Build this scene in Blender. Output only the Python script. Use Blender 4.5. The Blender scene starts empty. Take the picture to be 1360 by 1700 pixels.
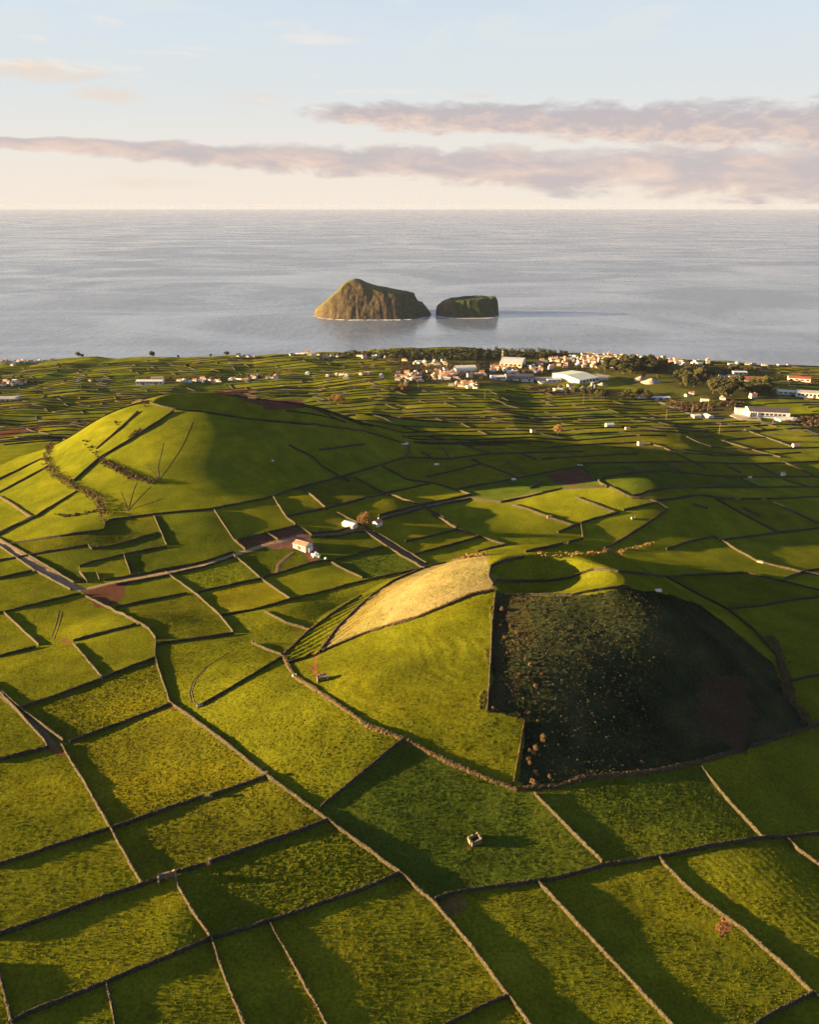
import bpy, math, random
import numpy as np

SC = bpy.context.scene
COL = SC.collection
R = math.radians

# ------------------------------------------------------------------ camera
EYE_Z = 330.0
PITCH = R(22.1)
FPX, CX, CY = 1255.0, 680.0, 850.0          # focal length and centre for a 1360 x 1700 picture
cam_data = bpy.data.cameras.new('camera')
cam = bpy.data.objects.new('camera', cam_data)
COL.objects.link(cam)
cam.location = (0, 0, EYE_Z)
cam.rotation_euler = (R(90) - PITCH, 0, 0)
cam_data.sensor_fit = 'HORIZONTAL'
cam_data.sensor_width = 36.0
cam_data.lens = 36.0 * FPX / 1360.0
cam_data.clip_start = 1.0
cam_data.clip_end = 200000.0
SC.camera = cam

# ------------------------------------------------------------------ light
SUN_EL, SUN_LEAN = R(7.6), R(-1.0)            # sun low on the left
to_sun = (-math.cos(SUN_LEAN) * math.cos(SUN_EL), math.sin(SUN_LEAN) * math.cos(SUN_EL), math.sin(SUN_EL))
sun_data = bpy.data.lights.new('sun', 'SUN')
sun_data.energy = 5.0
sun_data.angle = R(0.5)
sun_data.color = (1.0, 0.66, 0.26)
sun = bpy.data.objects.new('sun', sun_data)
COL.objects.link(sun)
from mathutils import Vector
sun.rotation_euler = Vector(to_sun).to_track_quat('Z', 'Y').to_euler()
sun.location = (-300, 0, 600)

SC.view_settings.view_transform = 'Standard'
SC.view_settings.look = 'None'
SC.view_settings.gamma = 1.0
SC.view_settings.use_curve_mapping = False
SC.view_settings.exposure = 2.9

world = bpy.data.worlds.new('World')
SC.world = world
world.use_nodes = True
SC.cycles.volume_bounces = 1
SC.cycles.max_bounces = 6

def N(nt, kind, **kw):
    n = nt.nodes.new(kind)
    for k, v in kw.items():
        if k.startswith('i_'):
            key = k[2:]
            key = int(key) if key.isdigit() else key
            n.inputs[key].default_value = v
        else:
            setattr(n, k, v)
    return n

def build_world():
    nt = world.node_tree
    nt.nodes.clear()
    L = nt.links.new
    out = N(nt, 'ShaderNodeOutputWorld')
    bg = N(nt, 'ShaderNodeBackground')
    bg.inputs['Strength'].default_value = 0.05
    L(bg.outputs[0], out.inputs[0])
    sky = N(nt, 'ShaderNodeTexSky')
    sky.sky_type = 'NISHITA'
    sky.sun_disc = False
    sky.sun_elevation = SUN_EL
    sky.sun_rotation = math.atan2(to_sun[0], to_sun[1])
    sky.altitude = 330
    sky.air_density = 0.5
    sky.dust_density = 1.2
    sky.ozone_density = 2.0
    tc = N(nt, 'ShaderNodeTexCoord')
    sep = N(nt, 'ShaderNodeSeparateXYZ')
    L(tc.outputs['Generated'], sep.inputs[0])
    def M(op, a, b=None, c=None, clamp=False):
        n = N(nt, 'ShaderNodeMath', operation=op)
        n.use_clamp = clamp
        for i, v in enumerate((a, b, c)):
            if v is None: continue
            if isinstance(v, (int, float)): n.inputs[i].default_value = v
            else: L(v, n.inputs[i])
        return n.outputs[0]
    def SM(v, lo, hi):
        n = N(nt, 'ShaderNodeMapRange', interpolation_type='SMOOTHSTEP')
        L(v, n.inputs[0]); n.inputs[1].default_value = lo; n.inputs[2].default_value = hi
        return n.outputs[0]
    def LIN(v, x0, x1, y0, y1):
        n = N(nt, 'ShaderNodeMapRange')
        L(v, n.inputs[0])
        for i, q in enumerate((x0, x1, y0, y1)): n.inputs[i + 1].default_value = q
        return n.outputs[0]
    az = M('ARCTAN2', sep.outputs[0], sep.outputs[1])
    el = M('ARCSINE', sep.outputs[2])
    def noise(sx, sy, off, scale, detail, rough=0.55, dist=0.0):
        c = N(nt, 'ShaderNodeCombineXYZ')
        L(M('MULTIPLY', az, sx), c.inputs[0]); L(M('MULTIPLY', el, sy), c.inputs[1]); c.inputs[2].default_value = off
        n = N(nt, 'ShaderNodeTexNoise'); n.inputs['Scale'].default_value = scale
        n.inputs['Detail'].default_value = detail; n.inputs['Roughness'].default_value = rough
        n.inputs['Distortion'].default_value = dist
        L(c.outputs[0], n.inputs['Vector'])
        return n.outputs[0]
    n_big = noise(7, 24, 3.1, 1.0, 3)
    n_det = noise(14, 46, 8.7, 1.0, 6, 0.6, 0.4)
    n_fine = noise(40, 110, 1.3, 1.0, 5, 0.6, 0.3)
    def band(c, half, cover, amp=0.35):
        d = M('DIVIDE', M('SUBTRACT', el, c), half)
        d2 = M('ADD', d, M('MULTIPLY', M('SUBTRACT', n_det, 0.5), 2.2))
        shape = M('SUBTRACT', 1.0, M('MULTIPLY', d2, d2))
        v = M('ADD', shape, M('MULTIPLY', M('SUBTRACT', n_big, 0.5), 2.4))
        v = M('ADD', v, M('MULTIPLY', M('SUBTRACT', n_fine, 0.5), 1.2))
        v = M('ADD', v, cover)
        return SM(v, -0.25, 1.25), d
    # upper bank on the right, thin long bank below it, both out past the frame
    c1 = LIN(az, -0.10, 0.45, 0.1005, 0.078)
    h1 = LIN(az, -0.10, 0.45, 0.010, 0.022)
    cov1 = LIN(az, -0.24, -0.08, -3.5, 0.55)
    m1, d1 = band(c1, h1, cov1)
    c2 = LIN(az, -0.45, 0.45, 0.061, 0.031)
    h2 = LIN(az, -0.45, 0.45, 0.006, 0.028)
    cov2 = LIN(az, -0.5, 0.1, 0.35, 0.45)
    m2, d2 = band(c2, h2, cov2)
    # wisps, upper left
    w = noise(5, 30, 5.5, 1.6, 5, 0.55, 0.6)
    wm = M('MULTIPLY', SM(w, 0.56, 0.72), M('MULTIPLY', SM(el, 0.085, 0.11), M('SUBTRACT', 1.0, SM(el, 0.15, 0.23))))
    wm = M('MULTIPLY', wm, M('MULTIPLY', M('SUBTRACT', 1.0, SM(az, -0.15, 0.15)), 0.75))
    c3 = noise(4, 16, 9.2, 1.5, 5, 0.55, 0.8)
    cm = M('MULTIPLY', SM(c3, 0.5, 0.75), 0.28)
    def RGBm(fac, a, b):
        n = N(nt, 'ShaderNodeMix', data_type='RGBA')
        if isinstance(fac, (int, float)): n.inputs[0].default_value = fac
        else: L(fac, n.inputs[0])
        for i, v in ((6, a), (7, b)):
            if isinstance(v, tuple): n.inputs[i].default_value = (*v, 1)
            else: L(v, n.inputs[i])
        return n.outputs[2]
    K = CLOUD_K
    lav = tuple(K * q for q in (0.53, 0.475, 0.49))
    peach = tuple(K * q for q in (0.84, 0.63, 0.52))
    cream = tuple(K * q for q in (0.95, 0.84, 0.72))
    skyc = sky.outputs[0]
    hsv = N(nt, 'ShaderNodeHueSaturation'); hsv.inputs['Saturation'].default_value = SKY_SAT
    L(skyc, hsv.inputs['Color'])
    skyc = hsv.outputs[0]
    # thin veil of high cloud: whitens the whole sky, more of it towards the horizon
    veil = M('ADD', M('MULTIPLY', M('SUBTRACT', 1.0, SM(el, -0.02, 0.30)), 0.70), M('MULTIPLY', M('ADD', cm, 0.68), M('SUBTRACT', 1.0, SM(el, 0.22, 0.75))))
    vcol = RGBm(SM(el, 0.0, 0.16), tuple(K * q for q in (0.89, 0.80, 0.69)), tuple(K * q for q in (0.70, 0.76, 0.79)))
    veil = M('MULTIPLY', veil, 1.0, clamp=True)
    col = RGBm(veil, skyc, vcol)
    def puff(a0, e0, ra, re):
        da = M('DIVIDE', M('SUBTRACT', az, a0), ra); de = M('DIVIDE', M('SUBTRACT', el, e0), re)
        q = M('ADD', M('MULTIPLY', da, da), M('MULTIPLY', de, de))
        v = M('ADD', M('SUBTRACT', 1.0, q), M('ADD', M('MULTIPLY', M('SUBTRACT', n_det, 0.5), 2.6), M('MULTIPLY', M('SUBTRACT', n_fine, 0.5), 1.4)))
        return SM(v, -0.1, 1.5)
    for a0, e0, ra, re, st in ((-0.405, 0.131, 0.075, 0.012, 0.75), (-0.335, 0.111, 0.045, 0.010, 0.55), (-0.18, 0.113, 0.055, 0.010, 0.4), (0.075, 0.117, 0.03, 0.004, 0.5), (-0.30, 0.024, 0.10, 0.008, 0.35)):
        col = RGBm(M('MULTIPLY', puff(a0, e0, ra, re), st), col, tuple(K * q for q in (0.84, 0.66, 0.52)))
    col = RGBm(M('MULTIPLY', wm, 0.8), col, cream)
    shade1 = SM(M('ADD', M('MULTIPLY', d1, 0.5), M('MULTIPLY', M('SUBTRACT', n_fine, 0.5), 2.6)), -0.9, 0.35)
    ccol1 = RGBm(shade1, peach, lav)
    col = RGBm(M('MULTIPLY', m1, 0.92), col, ccol1)
    shade2 = SM(M('ADD', M('MULTIPLY', d2, 0.25), M('MULTIPLY', M('SUBTRACT', n_det, 0.5), 3.0)), -0.75, 0.45)
    ccol2 = RGBm(shade2, tuple(K * q for q in (0.82, 0.62, 0.52)), lav)
    col = RGBm(M('MULTIPLY', m2, 0.88), col, ccol2)
    L(col, bg.inputs[0])
CLOUD_K = 2.75
SKY_SAT = 0.85
build_world()

# ------------------------------------------------------------------ helpers: noise
def vnoise(x, y, seed=0):
    xi = np.floor(x).astype(np.int64); yi = np.floor(y).astype(np.int64)
    fx = x - xi; fy = y - yi
    fx = fx * fx * (3 - 2 * fx); fy = fy * fy * (3 - 2 * fy)
    def hsh(a, b):
        h = (a * 374761393 + b * 668265263 + seed * 1442695041) & 0xFFFFFFFF
        h = ((h ^ (h >> 13)) * 1274126177) & 0xFFFFFFFF
        return ((h ^ (h >> 16)) & 0xFFFF) / 65535.0
    a = hsh(xi, yi); b = hsh(xi + 1, yi); c = hsh(xi, yi + 1); d = hsh(xi + 1, yi + 1)
    return (a * (1 - fx) + b * fx) * (1 - fy) + (c * (1 - fx) + d * fx) * fy - 0.5

def fbm(x, y, seed=0, octaves=4, gain=0.5):
    s = 0; a = 1.0
    for o in range(octaves):
        s = s + a * vnoise(x * 2 ** o + 17.3 * o, y * 2 ** o - 9.1 * o, seed + o); a *= gain
    return s

# ------------------------------------------------------------------ pixel rays to ground points
CP, SP = math.cos(PITCH), math.sin(PITCH)
def rays(px, py):
    u = (np.asarray(px, float) - CX) / FPX; v = (CY - np.asarray(py, float)) / FPX
    return u, CP + v * SP, v * CP - SP
def on_plane(px, py, z):
    u, f, d = rays(px, py)
    t = (z - EYE_Z) / d
    return u * t, f * t

TS = 90.0 * 1.011 ** np.arange(290)
def cast(px, py, hf):
    u, f, d = rays(px, py)
    z = EYE_Z + d[:, None] * TS
    below = z < hf(u[:, None] * TS, f[:, None] * TS)
    k = np.where(below.any(1), below.argmax(1), len(TS) - 1)
    hi = TS[k]; lo = TS[np.maximum(k - 1, 0)]
    for _ in range(16):
        m = (lo + hi) / 2
        b = (EYE_Z + d * m) < hf(u * m, f * m)
        hi = np.where(b, m, hi); lo = np.where(b, lo, m)
    return u * hi, f * hi

# ------------------------------------------------------------------ terrain height
def base(x, y):
    yy = np.clip(y, -400, 2200)
    z = np.interp(yy, [-400, 120, 600, 1150, 1550, 1700, 2200], [190, 152, 114, 62, 36, 26, 20])
    return z
def pts(flat): return np.array(flat, float).reshape(-1, 2)

def smooth_periodic(ang, val, width=7.0, n=720):
    o = np.argsort(ang); a = ang[o]; v = val[o]
    g = np.linspace(-np.pi, np.pi, n, endpoint=False)
    t = np.interp(g, a, v, period=2 * np.pi)
    k = np.exp(-0.5 * (np.arange(-60, 61) * 360.0 / n / width) ** 2); k /= k.sum()
    tt = np.concatenate([t[-60:], t, t[:60]])
    return g, np.convolve(tt, k, 'valid')

class Cone:
    """a crater hill from a foot line and a rim line, both in ground coordinates"""
    def __init__(self, centre, foot, rim, rim_z, depth, wf=6.0, wr=6.0, lip=1.0):
        self.lip = lip
        self.c = np.array(centre, float)
        f = foot - self.c; r = rim - self.c
        self.g, self.rf = smooth_periodic(np.arctan2(f[:, 1], f[:, 0]), np.hypot(f[:, 0], f[:, 1]), wf)
        _, self.rr = smooth_periodic(np.arctan2(r[:, 1], r[:, 0]), np.hypot(r[:, 0], r[:, 1]), wr)
        _, self.hz = smooth_periodic(np.arctan2(r[:, 1], r[:, 0]), rim_z, wr)
        self.mean = self.hz.mean(); self.depth = depth
    def add(self, x, y, z):
        dx = x - self.c[0]; dy = y - self.c[1]
        a = np.arctan2(dy, dx); rad = np.hypot(dx, dy)
        P = 2 * np.pi
        rf = np.interp(a, self.g, self.rf, period=P); rr = np.interp(a, self.g, self.rr, period=P)
        hz = np.interp(a, self.g, self.hz, period=P)
        t = np.clip((rf - rad) / (rf - rr), 0, 1)
        s = t - 0.075 * np.sin(2 * np.pi * t)
        out = z + (np.maximum(hz, z) - z) * s
        q = np.clip(rad / rr, 0, 1)
        inn = self.mean + (hz - self.mean) * np.clip(q / 0.8, 0, 1) - self.depth * np.clip(1 - (q / self.lip) ** 2, 0, 1) ** 1.3
        return np.where(rad < rr, inn, out)

def gp(flat, hf=base):
    p = pts(flat)
    x, y = cast(p[:, 0], p[:, 1], hf)
    return np.stack([x, y], 1)
def rimpts(flat3):
    p = np.array(flat3, float).reshape(-1, 3)
    x, y = on_plane(p[:, 0], p[:, 1], p[:, 2])
    return np.stack([x, y], 1), p[:, 2]

BUMPS = []     # x, y, radius x, radius y, height
RIDGES = []    # x, y, radius on the sunny side, radius on the far side, radius y, height
def bump_at(px, py, h, rx, ry=None):
    p = gp([px, py])[0]
    BUMPS.append((p[0], p[1], rx, ry or rx, h))
def ridge_at(px, py, h, rl, rr, ry):
    p = gp([px, py])[0]
    RIDGES.append((p[0], p[1], rl, rr, ry, h))
ridge_at(280, 888, 21, 118, 200, 64)
ridge_at(310, 1125, 6, 90, 90, 45)
ridge_at(650, 1235, 17, 62, 150, 38)
ridge_at(1040, 848, 13, 90, 190, 45)
ridge_at(250, 1058, 3.5, 40, 40, 22)
ridge_at(1000, 850, 7, 70, 60, 40)
bump_at(1085, 862, 13, 42, 34)
bump_at(1140, 832, 7, 50, 30)
bump_at(990, 880, 4, 45, 25)
bump_at(218, 1052, 3.0, 24, 14)
bump_at(655, 872, 4.0, 22, 14)
bump_at(130, 925, 5.0, 26, 16)
bump_at(330, 912, 2.5, 25, 14)
bump_at(560, 872, 2.0, 30, 14)
bump_at(480, 1035, 4.0, 26, 22)
bump_at(400, 1180, 2.0, 30, 26)
bump_at(60, 1000, 2.0, 40, 20)
bump_at(300, 1560, 1.2, 10, 9)
bump_at(1270, 1450, 2.2, 22, 16)
bump_at(1130, 745, 3.0, 40, 30)
bump_at(610, 712, 9.0, 60, 36)
bump_at(500, 668, 4.0, 60, 26)
bump_at(560, 640, 6.0, 90, 30)
bump_at(760, 590, 9.0, 160, 60)
bump_at(1050, 608, 10.0, 80, 50)
bump_at(500, 600, 8.0, 100, 60)
bump_at(100, 597, 6.0, 160, 60)
bump_at(1040, 720, 4.0, 70, 40)

coast = pts([-1300,606, -400,606, 0,601, 70,594, 140,588, 300,592, 420,589, 500,588, 640,583, 760,581, 860,580, 960,584, 1060,591, 1180,600,
             1260,606, 1360,606, 1700,606, 2600,606])
cx_, cy_ = on_plane(coast[:, 0], coast[:, 1], np.interp(coast[:, 0], [0, 650], [15, 34]))
COAST = np.stack([cx_, cy_], 1)
def coast_y(x): return np.interp(x, COAST[:, 0], COAST[:, 1]) + 14 * vnoise(np.asarray(x) / 60.0, np.zeros_like(x), 71)

def pre(x, y):
    """the land before the two crater hills stand on it"""
    x = np.asarray(x, float); y = np.asarray(y, float)
    z = base(x, y)
    far = np.clip((y - 420) / 500.0, 0, 1)
    z = z + fbm(x / 95.0, y / 60.0, 5, 3) * (1.6 + 2.6 * far)
    z = z + fbm(x / 260.0, y / 190.0, 9, 2) * (2.0 + 5.5 * far)
    for bx, by, rx, ry, h in BUMPS:
        z = z + h * np.exp(-(((x - bx) / rx) ** 2 + ((y - by) / ry) ** 2))
    for bx, by, rl, rr, ry, h in RIDGES:
        z = z + h * np.exp(-((x - bx) / np.where(x < bx, rl, rr)) ** 2 - ((y - by) / ry) ** 2)
    z = z + np.clip((y - 600) / 400, 0, 1) * np.interp(x, [-1100, -800, 0, 900], [-20, -17, 5, -4])
    # long low swells across the far farmland: gentle on the sunny side, short on the other
    w = (x + 60 * vnoise(x / 300.0, y / 160.0, 23) + 45 * vnoise(x / 90.0 + 7, y / 70.0, 25)) / 165.0; fr_ = w - np.floor(w)
    z = z + np.clip((y - 640) / 160, 0, 1) * np.interp(x, [-800, 0, 350, 700], [4.2, 3.6, 3.0, 2.0]) * np.where(fr_ < 0.72, fr_ / 0.72, (1 - fr_) / 0.28)
    z = z - 0.085 * np.clip(x - 90, 0, 330) * np.exp(-((y - 590) / 180.0) ** 2)
    z = z - 0.050 * x * np.clip((320 - y) / 140.0, 0, 1) * np.exp(-(x / 400.0) ** 2)
    return z + 10.0 * np.exp(-((x - 75) / 135.0) ** 2 - ((y - 300) / 95.0) ** 2) + 14.0 * np.exp(-((x + 190) / 250.0) ** 2 - ((y - 650) / 150.0) ** 2)
# front crater hill
ff = gp([470,1088, 489,1124, 528,1148, 609,1205, 669,1228, 758,1272, 849,1306, 933,1303, 1000,1294, 1081,1283,
         1203,1253, 1275,1232, 1345,1200, 1311,1131, 1289,1088, 1251,1046, 1208,1012, 1150,975,
         1060,926, 968,921, 871,922, 793,921, 705,942, 599,989, 511,1049], pre)
fr, frz = rimpts([822,984,178, 845,989,177.5, 880,990,178, 951,988,180, 1000,981,182.5, 1032,974,183.5, 1040,962,183.5, 1024,948,182, 988,933,180.5,
                  940,922,179, 871,921,180, 826,928,181.5, 812,948,181, 815,966,179])
fc0 = rimpts([905,953,178])[0][0]
front_hill = Cone(fc0, ff, fr, frz, 7.5, 6.0, 4.0, 0.9)

# back crater hill
bf = gp([0,838, 90,858, 175,868, 235,862, 353,846, 440,829, 491,812, 575,790, 640,771, 682,749, 690,737], pre)
bf = np.vstack([bf, [[-20, 830], [-110, 815], [-200, 790], [-280, 745], [-335, 695], [-352, 640], [-345, 590]]])
br, brz = rimpts([246,668,173, 268,675,172, 291,680,171, 339,684,170, 400,694,164, 460,701,158, 530,707,149,
                  530,697,149, 450,677,158, 400,663,166, 330,653,173, 278,654,176])
back_hill = Cone(br.mean(0), bf, br, brz + 0.0, 12.0, 5, 7)

def ground(x, y):
    """height of the smooth ground, without grass relief"""
    x = np.asarray(x, float); y = np.asarray(y, float)
    z = pre(x, y)
    z = back_hill.add(x, y, z)
    z = front_hill.add(x, y, z)
    k = np.clip((y - coast_y(x)) / 22.0, 0, 1)
    return z * (1 - k) - 6.0 * k

# ---- the grid of the land: fine near the camera, coarser far out, wide past both sides
def g_of(u):
    a = np.abs(u); return np.sign(u) * np.where(a < 0.9, a / 0.9, 1 + (a - 0.9) * 12 + ((a - 0.9) * 10) ** 3 * 2.0)
NC = 720
GU = g_of(np.linspace(-1, 1, NC))
ys = [-420.0]
while ys[-1] < 1900:
    ys.append(ys[-1] + np.interp(ys[-1], [-420, 60, 110, 320, 500, 900, 1900], [20, 8, 0.42, 0.62, 1.1, 2.1, 3.2]))
YR = np.array(ys); NR = len(YR)
HALF = np.maximum(0.60 * YR + 60, 130.0)
X = HALF[:, None] * GU[None, :]; Y = np.repeat(YR[:, None], NC, 1)
Z = ground(X, Y)
_ir = np.arange(NR); _jc = np.arange(NC)
def cellf(x, y):
    i = np.interp(y, YR, _ir); h = np.interp(y, YR, HALF)
    return i, np.interp(x / h, GU, _jc)
def hq(x, y):
    """height of the land sheet (bilinear)"""
    i, j = cellf(np.asarray(x, float), np.asarray(y, float))
    i0 = np.minimum(i.astype(int), NR - 2); j0 = np.minimum(j.astype(int), NC - 2)
    a = i - i0; b = j - j0
    return (Z[i0, j0] * (1 - b) + Z[i0, j0 + 1] * b) * (1 - a) + (Z[i0 + 1, j0] * (1 - b) + Z[i0 + 1, j0 + 1] * b) * a

def G(flat):
    p = pts(flat)
    x, y = cast(p[:, 0], p[:, 1], hq)
    return np.stack([x, y, hq(x, y)], 1)
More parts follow.
